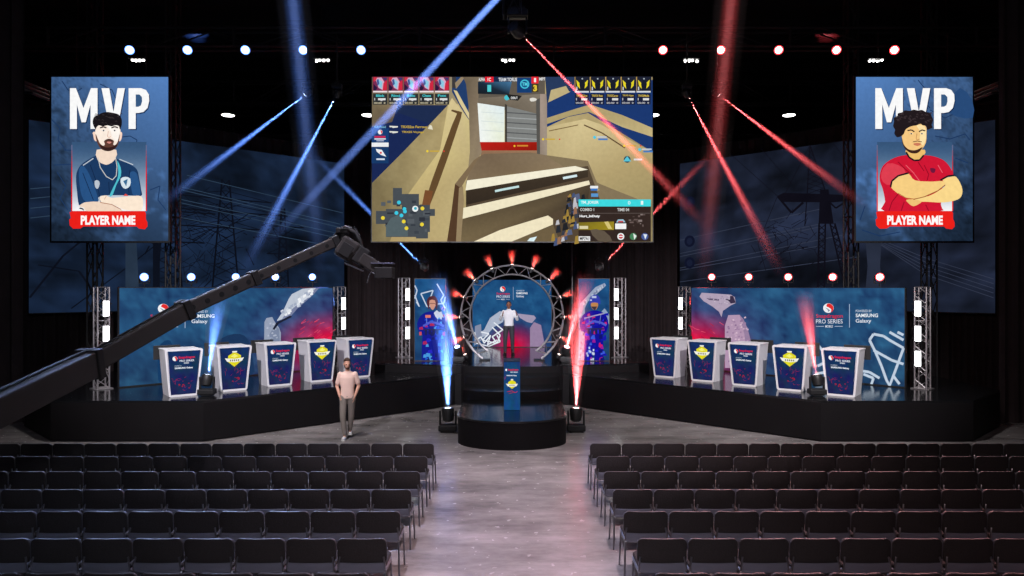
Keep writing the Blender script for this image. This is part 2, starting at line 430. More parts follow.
for s,lab in((-1,'grey pipe run under the roof along the blue-lit side'),(1,'grey pipe run under the roof along the red-lit side')):
    t=thing('ceiling_pipe',(s*14.2,26,9.5),lab,'pipe')
    mb=MB()
    for k in range(3): mb.tube((s*(14.1+.25*k),20.2,9.22+.22*k),(s*(14.1+.25*k),29.9,9.22+.22*k),.05,8)
    mb.build('pipe',mat('dull_steel',C(120,118,116),.5,.6),t,True,True)
    mb=MB()
    for y in (20.6,23.5,26.5,29.5): mb.box((s*14.35,y,9.15),(.9,.06,.06)).tube((s*14.35,y,9.15),(s*14.35,y,13.9),.02,6)
    mb.build('hanger',TRUSSD,t,False,True)

# ============================================================ player desks
def desk(x,y,rz,label,design):
    so=-1 if x<0 else 1
    t=thing('player_desk',(x,y,SH),label,'desk','player desks on the stage wings',rz)
    H=1.13; wt=.42; wb=.325; dep=.72
    # shell: tapered cabinet, wider at the top
    def sec(z,inset=0):
        f=z/H; return (wb+(wt-wb)*f-inset)
    vs=[];fs=[]
    y0b,y0t=0.03,-.03
    prof=[]
    for z in (.0,H-.04): 
        w=sec(z)-.03; yy=y0b+(y0t-y0b)*z/H
        vs+= [V(-w,yy,z),V(w,yy,z),V(w,dep,z),V(-w,dep,z)]
    MB().add(vs,[(0,1,2,3),(4,5,6,7),(0,1,5,4),(1,2,6,5),(2,3,7,6),(3,0,4,7)]).build('cabinet',WHITEP,t)
    def rtrap(w0,w1,z0,z1,r,yo,n=5):
        out=[]
        cs=[(-w0+r,z0+r,PI,1.5*PI),(w0-r,z0+r,1.5*PI,2*PI),(w1-r,z1-r,0,.5*PI),(-w1+r,z1-r,.5*PI,PI)]
        for cx,cz,a0,a1 in cs:
            for k in range(n+1):
                a=a0+(a1-a0)*k/n; zz=cz+r*math.sin(a)
                out.append(V(cx+r*math.cos(a), y0b+(y0t-y0b)*zz/H+yo, zz))
        return out
    A=rtrap(wb,wt,.0,H,.05,-.03); B=rtrap(wb,wt,.0,H,.05,.02); I=rtrap(wb-.045,wt-.045,.05,H-.05,.03,-.03); n=len(A)
    mb=MB().add(A+B,[(k,(k+1)%n,n+(k+1)%n,n+k) for k in range(n)]+[tuple(range(n,2*n))]).add(A+I,[(k,(k+1)%n,n+(k+1)%n,n+k) for k in range(n)])
    mb.build('front_frame',WHITEP,t)
    # front graphic
    def mp(u,v):
        z=H-.05-(H-.1)*v; w=(wb+(wt-wb)*z/H)-.045
        return V(-w+2*w*u, y0b+(y0t-y0b)*z/H-.0302, z)
    c=Canvas(mp,(0,-1,0),.0006)
    c.step=.0006
    b0=noise.noise
    ins=.0
    c.grid(.02,.0,.98,1,10,14,lambda x,y:(22+10*nz(x,y,5,3)+8*y,50-12*y+14*nz(x,y,4,1),95-12*y+16*nz(x,y,4,2)))
    rnd=random.Random(5 if design else 9)
    if design==0:
        c.circ(.22,.17,.075,(235,238,242),.055); c.poly([(.2,.12),(.28,.13),(.29,.2),(.25,.22),(.24,.18)],(225,45,45))
        c.text('Snapdragon',.33,.12,.84,.19,(215,35,60),.03); c.text('PRO SERIES',.36,.205,.82,.25,(225,230,240),.02); c.text('MOBILE',.5,.265,.66,.295,(225,230,240),.03)
        c.text('POWERED BY',.2,.325,.42,.35,(190,200,215),.01); c.text('SAMSUNG Galaxy',.2,.37,.8,.42,(230,235,245),.04)
    else:
        c.poly([(.5,.1),(.72,.19),(.72,.34),(.5,.46),(.28,.34),(.28,.19)],(222,214,30),0)
        c.poly([(.5,.15),(.64,.21),(.5,.24),(.36,.21)],(245,240,120)); c.rect(.42,.08,.58,.115,(235,235,225))
        c.poly([(.17,.245),(.5,.27),(.83,.245),(.76,.33),(.5,.35),(.24,.33)],(238,238,228))
        for k in range(5): c.rect(.34+k*.07,.285,.38+k*.07,.325,(120,115,60))
    for k in range(13):
        x,y=rnd.uniform(.12,.8),rnd.uniform(.55,.92); ang=rnd.uniform(-.5,.5)+(1.5 if rnd.random()<.4 else 0); L=rnd.uniform(.06,.2)
        c.line([(x,y),(x+L*.5*math.cos(ang),y-L*.6*math.sin(ang)),(x+L*math.cos(ang+.3),y-L*math.sin(ang+.3)*.8)],.009,(165,30,52),.003)
    for k in range(6):
        x,y=rnd.uniform(.3,.7),rnd.uniform(.72,.86); c.circ(x,y,rnd.uniform(.015,.035),(165,28,48),rnd.uniform(.01,.02),8)
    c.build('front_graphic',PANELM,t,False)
    # desktop, monitor
    MB().box((0,.38,H-.03),(.8,.7,.03),bev=.006).build('desktop',WHITEP,t)
    mo=MB().box((so*.2,dep+.05,H-.13),(.6,.04,.34),bev=.008).build('monitor',BLACKP,t)
    MB().tube((so*.2,dep-.02,H-.1),(so*.2,dep+.04,H-.1),.03).box((so*.2,dep-.01,H-.1),(.1,.03,.1),bev=.005).build('monitor_bracket',BLACKP,mo)
    # the player's chair: black swivel chair behind the desk is hidden from the hall
    return t
names=['outermost','second from the outer end','middle','second from the inner end','innermost']
for s,side in((-1,'blue-lit'),(1,'red-lit')):
    for k in range(5):
        x=(-7.77+.857*k); y=16.82+.86*k
        d='white player desk with series logo front' if k%2==0 else 'white player desk with yellow emblem front'
        a=.66
        # the desk's origin is its front bottom centre
        desk(s*-x if s>0 else x, y, a if s<0 else -a, '%s, %s on the %s wing'%(d,names[k],side), k%2)

# ============================================================ lectern
t=thing('lectern',(0,16.75,.625),'slim blue lectern with logo and yellow emblem on round podium','lectern')
MB().box((0,.12,.57),(.385,.24,1.14),bev=.01).build('column',mat('lectern_blue',C(28,44,78),.35),t)
v=MB(); v.add([V(-.195,-.01,1.141),V(.195,-.01,1.141),V(.195,.26,1.19),V(-.195,.26,1.19),V(-.195,-.01,1.152),V(.195,-.01,1.152),V(.195,.26,1.2),V(-.195,.26,1.2)],[(0,1,2,3),(4,5,6,7),(0,1,5,4),(1,2,6,5),(2,3,7,6),(3,0,4,7)])
v.build('reading_top',MATS['lectern_blue'],t)
c=Canvas(lambda u,v:V(-.19+.38*u,-.001,1.135-1.13*v),(0,-1,0),.0006)
c.grid(0,0,1,1,8,20,lambda x,y:(24+6*nz(x,y,4),62+14*nz(x,y,3,2)+10*y,112+16*nz(x,y,3,5)+8*y))
c.circ(.14,.165,.06,(235,238,242),.025);c.text('Snapdragon',.25,.14,.9,.19,(215,35,60),.03);c.text('PRO SERIES',.4,.2,.86,.225,(225,230,240),.02)
c.text('SAMSUNG Galaxy',.16,.27,.8,.3,(230,235,245),.04)
c.poly([(.5,.37),(.74,.42),(.74,.5),(.5,.56),(.26,.5),(.26,.42)],(222,214,30));c.rect(.43,.355,.57,.38,(235,235,225))
c.poly([(.13,.45),(.5,.465),(.87,.45),(.78,.505),(.5,.52),(.22,.505)],(238,238,228))
for k in range(5): c.rect(.34+k*.07,.475,.38+k*.07,.5,(120,115,60))
c.line([(.2,.62),(.5,.6),(.7,.64),(.85,.61)],.012,(190,30,60));c.line([(.1,.3),(.05,.36)],.02,(170,30,60))
c.line([(.3,.66),(.6,.63)],.01,(170,30,60))
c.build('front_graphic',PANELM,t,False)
mb=MB().path([(.0,.15,1.2),(.0,.12,1.32),(0,.02,1.42),(0,-.02,1.43)],.008)
mm=mb.build('microphone_stem',BLACK,t); MB().ell((0,-.05,1.43),(.022,.035,.022)).build('microphone_head',BLACK,mm)

# ============================================================ chairs
def make_chair():
    t=thing('audience_chair',(0,0,0),'x','chair','audience chairs in rows facing the stage')
    # backrest: rounded panel slightly wrapped around the sitter
    def panel(W,z0,z1,r,th,yc,nx=14):
        pts=[]
        for cx,cz,a0 in ((-W+r,z0+r,PI),(W-r,z0+r,1.5*PI),(W-r,z1-r,0),(-W+r,z1-r,.5*PI)):
            for k in range(6): a=a0+.5*PI*k/5; pts.append((cx+r*math.cos(a),cz+r*math.sin(a)))
        def yy(x,z): return yc+.03*(x/W)**2-.10*(z-.55)*.55
        n=len(pts)
        # grid-filled: columns across
        vs=[];fs=[]
        A=[V(x,yy(x,z)-th/2,z) for x,z in pts]; 
        m=MB(); h_=[0,.02,.06,.13,.22,.36,.55,.78,1.0]; xs=[-W+r*q for q in h_]+[-W+r+(2*W-2*r)*q for q in (.25,.5,.75)]+[W-r*q for q in reversed(h_)]; nx=len(xs)-1
        def zr(x):
            ax=abs(x); 
            e=0 if ax<=W-r else r-math.sqrt(max(0,r*r-(ax-(W-r))**2))
            return z0+e,z1-e
        for i,x in enumerate(xs):
            a,b=zr(x*.9999)
            for j in range(5):
                z=a+(b-a)*j/4; bulge=.012*math.sin(PI*j/4)*(1-(x/W)**4)
                vs.append(V(x,yy(x,z)-th/2-bulge,z)); vs.append(V(x,yy(x,z)+th/2+bulge,z))
        for i in range(nx):
            for j in range(4):
                a=(i*5+j)*2;b=((i+1)*5+j)*2
                fs.append((a,b,b+2,a+2));fs.append((a+1,a+3,b+3,b+1))
            a=(i*5)*2;b=((i+1)*5)*2;fs.append((a,a+1,b+1,b));a+=8;b+=8;fs.append((a,b,b+1,a+1))
        for i in (0,nx):
            for j in range(4):
                a=(i*5+j)*2;fs.append((a,a+1,a+3,a+2))
        return m.add(vs,fs)
    panel(.266,.538,.815,.062,.035,-.19).build('backrest',FABRIC,t,True)
    panel(.268,.536,.816,.064,.02,-.182).build('back_shell',mat('dark_grey_plastic',C(62,62,70),.6),t,True)
    # seat pad and its shell
    def seat(w,y0,y1,z0,z1,r=.06):
        pts=[]
        for cx,cy,a0 in ((-w+r,y0+r,PI),(w-r,y0+r,1.5*PI),(w-r,y1-r,0),(-w+r,y1-r,.5*PI)):
            for k in range(5): a=a0+.5*PI*k/4; pts.append((cx+r*math.cos(a),cy+r*math.sin(a)))
        n=len(pts); vs=[];rings=[(.97,z0),(1,z0+.012),(1,z1-.015),(.95,z1)]
        cy=(y0+y1)/2
        for f,z in rings: vs+=[V(x*f,cy+(y-cy)*f,z) for x,y in pts]
        fs=[(i*n+k,i*n+(k+1)%n,(i+1)*n+(k+1)%n,(i+1)*n+k) for i in range(3) for k in range(n)]+[tuple(range(n)),tuple(range(3*n,4*n))]
        return MB().add(vs,fs)
    seat(.255,-.2,.25,.485,.528).build('seat',FABRIC,t,True)
    sh_=seat(.262,-.215,.255,.452,.485)
    vs=[];n_=9
    for i in range(n_):
        x=-.25+.5*i/(n_-1); cv=.02*(x/.25)**2
        for y,z in((-.212,.457),(-.228,.485),(-.226,.56),(-.214,.56),(-.214,.49),(-.2,.465)): vs.append(V(x,y+cv,z))
    sh_.add(vs,[(i*6+k,i*6+(k+1)%6,(i+1)*6+(k+1)%6,(i+1)*6+k) for i in range(n_-1) for k in range(6)]+[tuple(range(6)),tuple((n_-1)*6+k for k in range(6))])
    sh_.build('seat_shell',SHELL,t,True)
    for s in (-1,1):
        MB().path([(s*.245,-.17,.46),(s*.25,-.19,.43),(s*.262,-.205,0.012)],.0115,8).build('leg',CHROMED,t,True)
        MB().path([(s*.245,.16,.46),(s*.25,.185,.43),(s*.262,.215,0.012)],.0115,8).build('leg',CHROMED,t,True)
        MB().path([(s*.25,-.12,.455),(s*.252,-.2,.475),(s*.25,-.205,.55),(s*.235,-.19,.62)],.011,8).build('back_support',CHROMED,t,True)
    MB().tube((-.25,-.18,.447),(.25,-.18,.447),.011,8).tube((-.25,.17,.437),(.25,.17,.437),.011,8).tube((-.25,-.18,.44),(-.25,.17,.44),.011,8).tube((.25,-.18,.44),(.25,.17,.44),.011,8).build('seat_frame',CHROMED,t,True)
    return t
CHROMED=mat('dark_chrome',C(120,120,126),.3,.85)
proto=make_chair(); used=False
rown=['front','second','third','fourth','fifth','sixth','seventh']
for r in range(7):
    yb=12.33-.929*r
    for s,blk in((-1,'blue-lit'),(1,'red-lit')):
        k=0
        while True:
            x=1.353+.2725+.553*k
            if x-.28>.724*yb+.12 or k>15: break
            o=proto if not used else copy_tree(proto); used=True
            o.location=(s*x,yb+.2,0)
            o['label']='black padded chair, %s row of the %s block, %s from the centre aisle'%(rown[r],blk,ORD[k])
            k+=1

# ============================================================ displays
def cabinet(t,O,u,x0,y0,x1,y1,depth,mp,n,rim=.03,zb=None):
    """the display's housing: a box behind the picture plane"""
    A=mp(x0,y1);B=mp(x1,y1);D=mp(x0,y0); e=rim
    if zb is not None: e=.02; A.z=B.z=zb+e+.002; D.x,D.y=A.x,A.y
    uu=(B-A).normalized()
    z=Vector((0,0,1))
    a=A-uu*e-z*e; b=B+uu*e-z*e; c=b+z*((D-A).length+2*e); d=a+z*((D-A).length+2*e)
    f=-n*.004; bk=-n*depth
    MB().add([a+f,b+f,c+f,d+f,a+bk,b+bk,c+bk,d+bk],[(0,1,2,3),(4,5,6,7),(0,1,5,4),(1,2,6,5),(2,3,7,6),(3,0,4,7)]).build('housing',BLACKP,t,world=True)
    return A,B,D

# ---- the two portrait screens
DS=20.6
def portrait_screen(x0,label):
    mp,n=planemap((0,DS,0),(1,0,0)); x1=x0+116.7
    t=thing('portrait_screen',mp((x0+x1)/2,241),label,'screen','portrait screens hanging beside the main screen')
    cabinet(t,None,None,x0,77,x1,241,.14,mp,n,.05)
    mb=MB()
    for f in(.2,.8):
        p=mp(x0+(x1-x0)*f,77); mb.tube(p+V(0,.07,0),V(p.x,p.y+.07,10.9),.018,6)
    mb.build('hanging_cable',BLACK,t,world=True)
    return t,Canvas(mp,n)
def letters_MVP(c,ox,sh=(20,45,85)):
    # condensed block letters drawn at the photographed size; ox = shift of the screen
    def PL(p,col,dx=0,dy=0): c.poly([(ox+x+dx,y+dy) for x,y in p],col)
    M=[(70,88.2),(76,88.2),(83.6,108),(91,88.2),(97.6,88.2),(97.6,129),(90.6,129),(90.6,104.5),(85.8,122.3),(81.6,122.3),(77,104.5),(77,129),(70,129)]
    Vv=[(101.6,88.2),(109.3,88.2),(113.6,112),(117.6,88.2),(125,88.2),(117.5,129),(110,129)]
    Pp=[(128.7,88.2),(141,88.2),(146,90),(149,94.5),(149.3,101),(147.6,108),(143.5,112),(138.5,113),(135.8,113),(135.8,129),(128.7,129)]
    Ph=[(135.8,94.5),(139.5,94.5),(142,97),(142.2,101.5),(141,105.5),(138.5,106.8),(135.8,106.8)]
    for p in (M,Vv,Pp): PL(p,sh,.9,1.1)
    for p in (M,Vv,Pp): PL(p,(250,250,250))
    PL(Ph,(56,90,130))
def bgfn(x,y,ox,bright):
    t=(y-77)/164.0; s=(x-ox)/116.0
    g=nz(x-ox,y,.035,bright); h=abs(nz(x-ox,y,.06,3+bright)); q=abs(nz(x-ox,y,.022,9+bright))
    b=1-.55*t+.18*(s if bright==0 else (1-s))
    side=(1-s) if bright==0 else s
    r=[74*b,110*b,152*b]
    k=1.06-.5*max(0,side-.3)*(.3+1.3*h)-.3*max(0,t-.5)
    if h<.03 and side>.4: k*=.8
    if t>.55: k*=1+.7*max(0,g)
    return (r[0]*k*.92,r[1]*k*.94,r[2]*k)
def frame_card(c,ox,x0,x1,dx=0):
    # white card fading out towards the top, red edges, red name strip
    for i in range(14):
        a=i/14; y=142+ (211-142)*a; y2=142+(211-142)*(a+1/14)
        f=lambda q:(int(54+198*q**1.5),int(84+166*q**1.4),int(120+130*q**1.3))
        c.rect(ox+x0,y,ox+x1,y2,f(a),f(a+1/14))
    for xx in(x0,x1):
        for i in range(12):
            y=145+66*i/12; q=min(1,i/5)
            c.rect(ox+xx-.5,y,ox+xx+.6,y+5.6,(int(100+130*q),int(80*(1-q)+25),int(110*(1-q)+30)))
def name_strip(c,ox,x0,x1,tx0,tx1):
    y0,y1=211.3,227.6
    c.poly([(ox+a,b) for a,b in [(x0-1.6,y0+1),(x0+1,y0),(x1-1,y0),(x1,y0+2),(x1,y0+8),(x1+1.5,y0+11),(x1+1.6,y1-1),(x1-1,y1+1.8),(x1-7,y1+1),(x1-9,y1-1),(x0+12,y1-1),(x0+9,y1+1),(x0+2,y1+1.2),(x0-1.6,y1-2),(x0-2,y1-8),(x0-.4,y0+7)]],(235,32,26))
    c.text('PLAYER NAME',ox+tx0,215.6,ox+tx1,224.9,(255,250,250),.045)

# left: man with fade haircut, beard and navy jersey
t,c=portrait_screen(51.5,'portrait screen showing a bearded player in a navy jersey')
c.grid(51.5,77,168.2,241,58,82,lambda x,y:bgfn(x,y,51.5,0))
for pts in ([(62,81),(68,90),(75,93),(82,88)],[(100,84),(112,90),(116,99),(114,108)],[(122,137),(130,136),(137,140),(136,146),(143,149),(147,155)],[(52,120),(60,128),(58,140),(66,150)],[(57,172),(66,186),(60,198),(68,210)],[(150,190),(160,186),(158,200),(166,210)],[(64,150),(84,151)],[(54,165),(78,164)]):
    c.line(pts,.9,(28,55,95))
letters_MVP(c,0)
frame_card(c,0,72,146.5)
S3=6.55; q=lambda X,Y:(48+X/S3,156+Y/S3); S2=6.70; p=lambda X,Y:(48+X/S2,74+Y/S2)
navy=(28,58,98)
# jersey
c.poly([q(*a) for a in [(325,-2),(270,22),(215,62),(190,110),(186,160),(192,230),(205,322),(240,305),(330,300),(345,262),(520,258),(612,262),(612,220),(600,150),(585,90),(540,55),(455,20),(440,-2)]],navy,3)
c.poly([q(*a) for a in [(205,90),(240,70),(290,160),(330,300),(250,300),(215,230)]],(40,82,132),3)
c.poly([q(*a) for a in [(540,110),(580,110),(600,180),(606,255),(560,258),(545,190)]],(42,84,134),3)
for pts in ([(230,110),(300,290)],[(280,60),(330,200),(345,300)],[(540,90),(525,180),(535,258)],[(400,170),(405,255)]): c.line([q(*a) for a in pts],.7,(18,38,70))
c.line([q(*a) for a in [(232,62),(300,16)]],1,(190,200,210));c.line([q(*a) for a in [(470,22),(560,58)]],1,(190,200,210))
c.poly([q(*a) for a in [(455,30),(478,75),(480,130),(450,190),(425,258),(405,262),(430,205),(460,140),(462,80)]],(80,190,205),2)
c.poly([q(*a) for a in [(478,150),(510,137),(542,150),(540,195),(510,216),(484,195)]],(215,228,235),2)
c.poly([q(*a) for a in [(495,165),(525,150),(515,200)]],(60,110,150))
c.poly([q(*a) for a in [(308,165),(330,160),(342,180),(330,215),(312,205)]],(185,195,205),2)
c.poly([q(*a) for a in [(495,262),(510,247),(530,262)]],(225,70,50))
# arms
c.poly([q(*a) for a in [(205,330),(250,303),(345,300),(400,312),(470,345),(480,362),(262,362),(240,340)]],(240,214,192),2)
c.poly([q(*a) for a in [(340,270),(385,258),(420,275),(560,262),(612,264),(626,300),(620,345),(600,360),(500,352),(420,315),(360,308)]],(252,232,210),2)
c.line([q(*a) for a in [(345,305),(420,318),(480,350)]],.7,(170,110,80)); c.line([q(*a) for a in [(385,262),(372,285)]],.5,(190,140,110))
c.poly([q(*a) for a in [(205,345),(215,338),(235,345),(240,360),(225,350)]],(20,25,35))
# neck, face
c.poly([q(*a) for a in [(322,-40),(330,30),(370,55),(400,55),(440,25),(450,-40)]],(244,220,200),2)
c.line([q(*a) for a in [(330,10),(345,75),(385,135),(425,157),(450,130),(455,70),(445,10)]],.8,(205,205,200))
c.poly([p(*a) for a in [(306,410),(302,395),(318,390),(335,440),(325,452),(312,440)]],(250,215,195),3)
c.poly([p(*a) for a in [(500,405),(495,390),(480,395),(474,440),(485,452),(495,435)]],(250,215,195),3)
c.poly([p(*a) for a in [(320,380),(322,420),(340,470),(365,505),(405,518),(440,505),(468,465),(484,420),(488,375),(470,340),(400,330),(335,340)]],(252,236,222),3)
c.poly([p(*a) for a in [(400,345),(470,345),(484,390),(478,440),(455,450),(432,420),(420,380)]],(255,248,240),3)
c.poly([p(*a) for a in [(322,400),(338,438),(352,466),(372,482),(384,472),(378,452),(392,440),(412,434),(432,440),(446,452),(440,472),(452,478),(470,455),(484,400),(480,445),(468,482),(444,508),(405,519),(366,508),(342,480),(326,440)]],(96,60,50),2)
c.poly([p(*a) for a in [(350,474),(376,488),(405,494),(440,486),(462,470),(464,486),(442,508),(405,518),(368,508)]],(52,30,28),2)
c.poly([p(*a) for a in [(384,446),(410,436),(440,446),(432,452),(411,446),(390,452)]],(70,42,38))
c.poly([p(*a) for a in [(396,458),(412,454),(430,458),(414,468)]],(214,138,128),2)
c.line([p(*a) for a in [(352,362),(375,355),(395,362)]],1.3,(60,40,38));c.line([p(*a) for a in [(428,362),(452,354),(472,362)]],1.3,(60,40,38))
for ex in (376,450): c.poly([p(*a) for a in [(ex-14,380),(ex,374),(ex+14,380),(ex,386)]],(235,235,235)); c.circ(*p(ex,380),.75,(45,30,30),n=8)
c.line([p(*a) for a in [(408,385),(402,420),(412,428),(424,420)]],.6,(215,170,150))
c.poly([p(*a) for a in [(322,372),(303,330),(312,290),(340,275),(365,262),(400,256),(440,262),(475,272),(496,300),(498,340),(486,372),(478,350),(455,345),(430,352),(400,345),(370,352),(345,345),(328,360)]],(26,22,26),3)
for k in range(22):
    a=random.uniform(305,492);b=random.uniform(265,345); c.line([p(a,b),p(a+8,b-6),p(a+14,b+3)],.5,(58,50,52))
name_strip(c,0,72,146.5,81.5,136)
c.build('picture',LEDM,t)

# right: man with curly hair and red jersey
OX=804.4
t,c=portrait_screen(856,'portrait screen showing a curly-haired player in a red jersey')
c.grid(856,77,972.7,241,58,82,lambda x,y:bgfn(x,y,856,2))
for pts in ([(918,80),(926,90),(922,99),(930,108)],[(935,136),(950,139),(965,134),(970,140)],[(930,110),(945,118),(958,112),(968,116)],[(865,206),(860,220)],[(862,230),(880,236),(900,232)],[(955,158),(968,163)],[(896,146),(910,146)]):
    c.line(pts,.9,(26,52,92))
c.poly([(948,102),(960,88),(972,100),(972.7,118),(955,116),(948,110)],(40,74,120),2)
letters_MVP(c,805.2)
frame_card(c,0,877,952.2)
S3=6.55; q=lambda X,Y:(852+X/S3,156+Y/S3); p=lambda X,Y:(852+X/S2,74+Y/S2)
red=(208,24,52)
c.poly([q(*a) for a in [(350,-5),(270,15),(210,55),(185,100),(180,160),(200,220),(215,300),(212,362),(570,362),(580,320),(600,150),(660,130),(640,75),(600,30),(540,5),(470,-5)]],red,3)
c.poly([q(*a) for a in [(230,50),(300,60),(350,110),(260,190),(200,170),(190,110)]],(222,62,80),2)
for pts in ([(300,40),(350,90),(390,120)],[(470,60),(500,120),(490,160)],[(300,250),(260,300),(240,360)],[(340,300),(320,360)],[(480,320),(500,360)],[(430,40),(470,100)]): c.line([q(*a) for a in pts],.9,(150,12,36))
for pts in ([(350,60),(400,110),(440,165)],[(560,60),(590,110)]): c.line([q(*a) for a in pts],.8,(235,95,110))
c.poly([q(*a) for a in [(510,80),(545,85),(535,112),(515,105)]],(110,25,60),2)
# neck + collar
c.poly([q(*a) for a in [(350,-40),(365,0),(400,28),(440,28),(465,0),(475,-40)]],(238,190,110),2)
c.line([q(*a) for a in [(352,-25),(372,10),(405,30),(440,28),(468,-5)]],1.7,(28,20,30))
# arms
c.poly([q(*a) for a in [(250,200),(262,160),(320,122),(370,118),(410,160),(520,168),(590,165),(608,190),(560,225),(470,265),(400,280),(340,270),(290,240)]],(246,206,130),3)
c.poly([q(*a) for a in [(590,155),(640,138),(680,138),(715,200),(718,250),(690,285),(600,305),(480,300),(400,300),(360,290),(400,282),(500,262),(570,225),(610,190)]],(250,216,140),3)
c.poly([q(*a) for a in [(352,288),(400,284),(450,296),(440,312),(400,330),(370,312)]],(240,196,120),2)
c.line([q(*a) for a in [(608,190),(560,228),(470,268),(400,285)]],.8,(150,80,40))
c.line([q(*a) for a in [(300,245),(350,275),(400,282)]],.7,(180,110,60))
c.line([q(*a) for a in [(250,205),(258,165),(300,130),(368,112)]],1.7,(28,18,30));c.line([q(*a) for a in [(575,160),(625,132),(668,128)]],1.7,(28,18,30))
# face
c.poly([p(*a) for a in [(332,400),(335,450),(355,500),(390,528),(430,530),(465,505),(492,460),(496,400),(490,350),(430,330),(350,350)]],(246,200,130),3)
c.poly([p(*a) for a in [(430,345),(480,350),(494,400),(488,450),(470,480),(450,440),(455,390)]],(255,228,170),3)
c.poly([p(*a) for a in [(332,430),(345,475),(375,505),(410,512),(440,505),(470,490),(455,515),(430,532),(390,530),(352,502),(334,460)]],(60,34,28),3)
c.poly([p(*a) for a in [(405,470),(435,462),(462,470),(435,484)]],(205,120,90),2);c.line([p(*a) for a in [(405,456),(435,450),(465,456)]],.8,(110,66,44))
c.line([p(*a) for a in [(368,380),(395,376),(415,388)]],1.2,(50,30,26));c.line([p(*a) for a in [(445,388),(465,376),(488,382)]],1.2,(50,30,26))
for ex in (394,465): c.poly([p(*a) for a in [(ex-13,401),(ex,395),(ex+13,401),(ex,406)]],(235,225,215)); c.circ(*p(ex,401),.75,(40,25,20),n=8)
c.line([p(*a) for a in [(432,400),(426,435),(436,444),(450,436)]],.6,(190,130,80))
hair=[(330,415),(300,425),(280,400),(285,375),(272,350),(278,320),(276,295),(300,285),(305,265),(335,258),(350,245),(385,248),(410,240),(440,246),(465,242),(490,255),(520,262),(530,285),(540,310),(530,340),(536,360),(515,370),(500,375),(492,350),(470,345),(455,335),(430,345),(400,350),(375,360),(355,375),(345,400)]
c.poly([p(*a) for a in hair],(34,26,30),3)
for k in range(40):
    a=random.uniform(285,525);b=random.uniform(255,335); c.line([p(a,b),p(a+7,b-7),p(a+13,b+2)],.5,(66,54,58))
name_strip(c,0,877,952.2,886.5,942)
c.build('picture',LEDM,t)

# ---- main screen: a stairwell in a shooting game with its score panels
mp,n=planemap((0,21.0,0),(1,0,0))
t=thing('main_screen',mp(512,241),'wide main screen showing a stairwell from a shooting game','screen')
cabinet(t,None,None,372,77,652.5,241.5,.16,mp,n,.03)
mb=MB()
for x in (400,470,554,624):
    a=mp(x,77); mb.tube(a+V(0,.08,0),V(a.x,a.y+.08,10.9),.018,6)
mb.build('hanging_cable',BLACK,t,world=True)
c=Canvas(mp,n,.0001)
def tanf(x,y):
    g=nz(x,y,.02,1)*16+nz(x,y,.09,4)*7; l=(x-372)/280
    b=.92+.12*math.sin((x-372)/280*PI)-.1*(y-77)/164
    if x<470: b*=.86+.24*(x-372)/98.
    return (176*b+g,158*b+g,112*b+g*.8)
c.grid(372,77,652.5,241.5,70,42,tanf)
Q=lambda pts,col,s=0:c.poly(pts,col,s)
c.poly([(372,77),(460,77),(460,104),(372,104)],[(96,88,76),(150,138,112),(160,146,112),(110,100,80)])
c.poly([(372,104),(398,104),(392,122),(372,127)],[(118,104,80),(140,122,92),(92,80,66),(110,96,76)])
Q([(392,122),(398,105),(448,105),(404,151),(372,183),(372,127)],(26,40,84));Q([(398,105),(448,105),(430,124),(396,112)],(30,44,78))
Q([(448,105),(452,98),(469,120),(470,160),(466,190),(450,235),(447,241.5),(390,241.5),(404,200),(440,150)],[(206,188,134),(214,196,146),(206,190,134),(190,172,122),(186,168,118),(190,172,122),(186,166,118),(176,152,104),(190,170,116),(208,190,132)])
Q([(452,77),(461,77),(468,80),(469,120),(461,108),(452,92)],(34,62,108)); Q([(453.5,90),(457,91),(469,113),(469,119),(460,104)],(216,200,150)); Q([(452,77),(456,77),(456,88),(452,88)],(60,58,60)); Q([(461,77),(465,77),(460,84),(456,89),(455,83)],(150,132,106))
Q([(457,113.5),(451,111),(452,109.5),(462,112),(461,118),(455,136),(447,160),(438,185),(430,205),(424,205),(432,180),(443,150),(452,125),(456,116)],(98,74,46)); Q([(425,190),(433,191),(430,206),(422,205)],(120,76,46))
Q([(463,77),(480,77),(480,110),(482,153),(476,160),(468,182),(466,190),(470,150),(469,110),(466,84)],[(110,96,78),(126,112,92),(136,120,100),(146,130,108),(140,124,100),(150,134,104),(170,150,110),(140,124,100),(120,106,86),(104,92,76)])
Q([(480,77),(545,77),(545,100),(538,100),(478,103)],(96,88,78))
Q([(478,98),(540,94),(538,118),(505,110),(478,105)],[(118,108,94),(132,122,108),(116,106,92),(104,94,80),(112,100,84)])
Q([(506,106),(538,114),(538,143),(506,143)],(128,130,128))
for k in range(6): Q([(506,112+k*5),(538,114+k*5),(538,115+k*5),(506,113+k*5)],(160,164,164) if k%2 else (84,86,88))
Q([(505,104),(507,105),(507,143),(505,143)],(60,58,54))
Q([(477.5,103),(504.5,107),(504.5,142),(480,142)],[(236,242,238),(222,236,240),(232,238,214),(242,246,244)])
for k in range(3): c.line([(481,112+k*9),(503,113.5+k*9)],.5,(205,216,216))
Q([(480,142),(537,142),(537,152.5),(482,152.5)],[(188,30,24),(158,28,18),(140,26,16),(170,36,30)]); c.circ(514.5,146,1,(235,190,50)); c.rect(517,145,528,146.5,(210,140,50)); c.poly([(482,150.5),(537,150.5),(540,157),(480,159)],[(150,112,84),(160,122,92),(128,108,86),(118,98,78)])
Q([(540,94),(548,94),(547,156),(539,156)],[(168,150,138),(150,134,120),(158,144,128),(140,124,110)]); Q([(536,100),(540,98),(540,156),(537,156)],(86,84,80))
Q([(545,77),(575,77),(575,90),(560,94),(547,103)],(40,58,92)); Q([(551,90),(566,86),(570,93),(548,103)],(190,174,128))
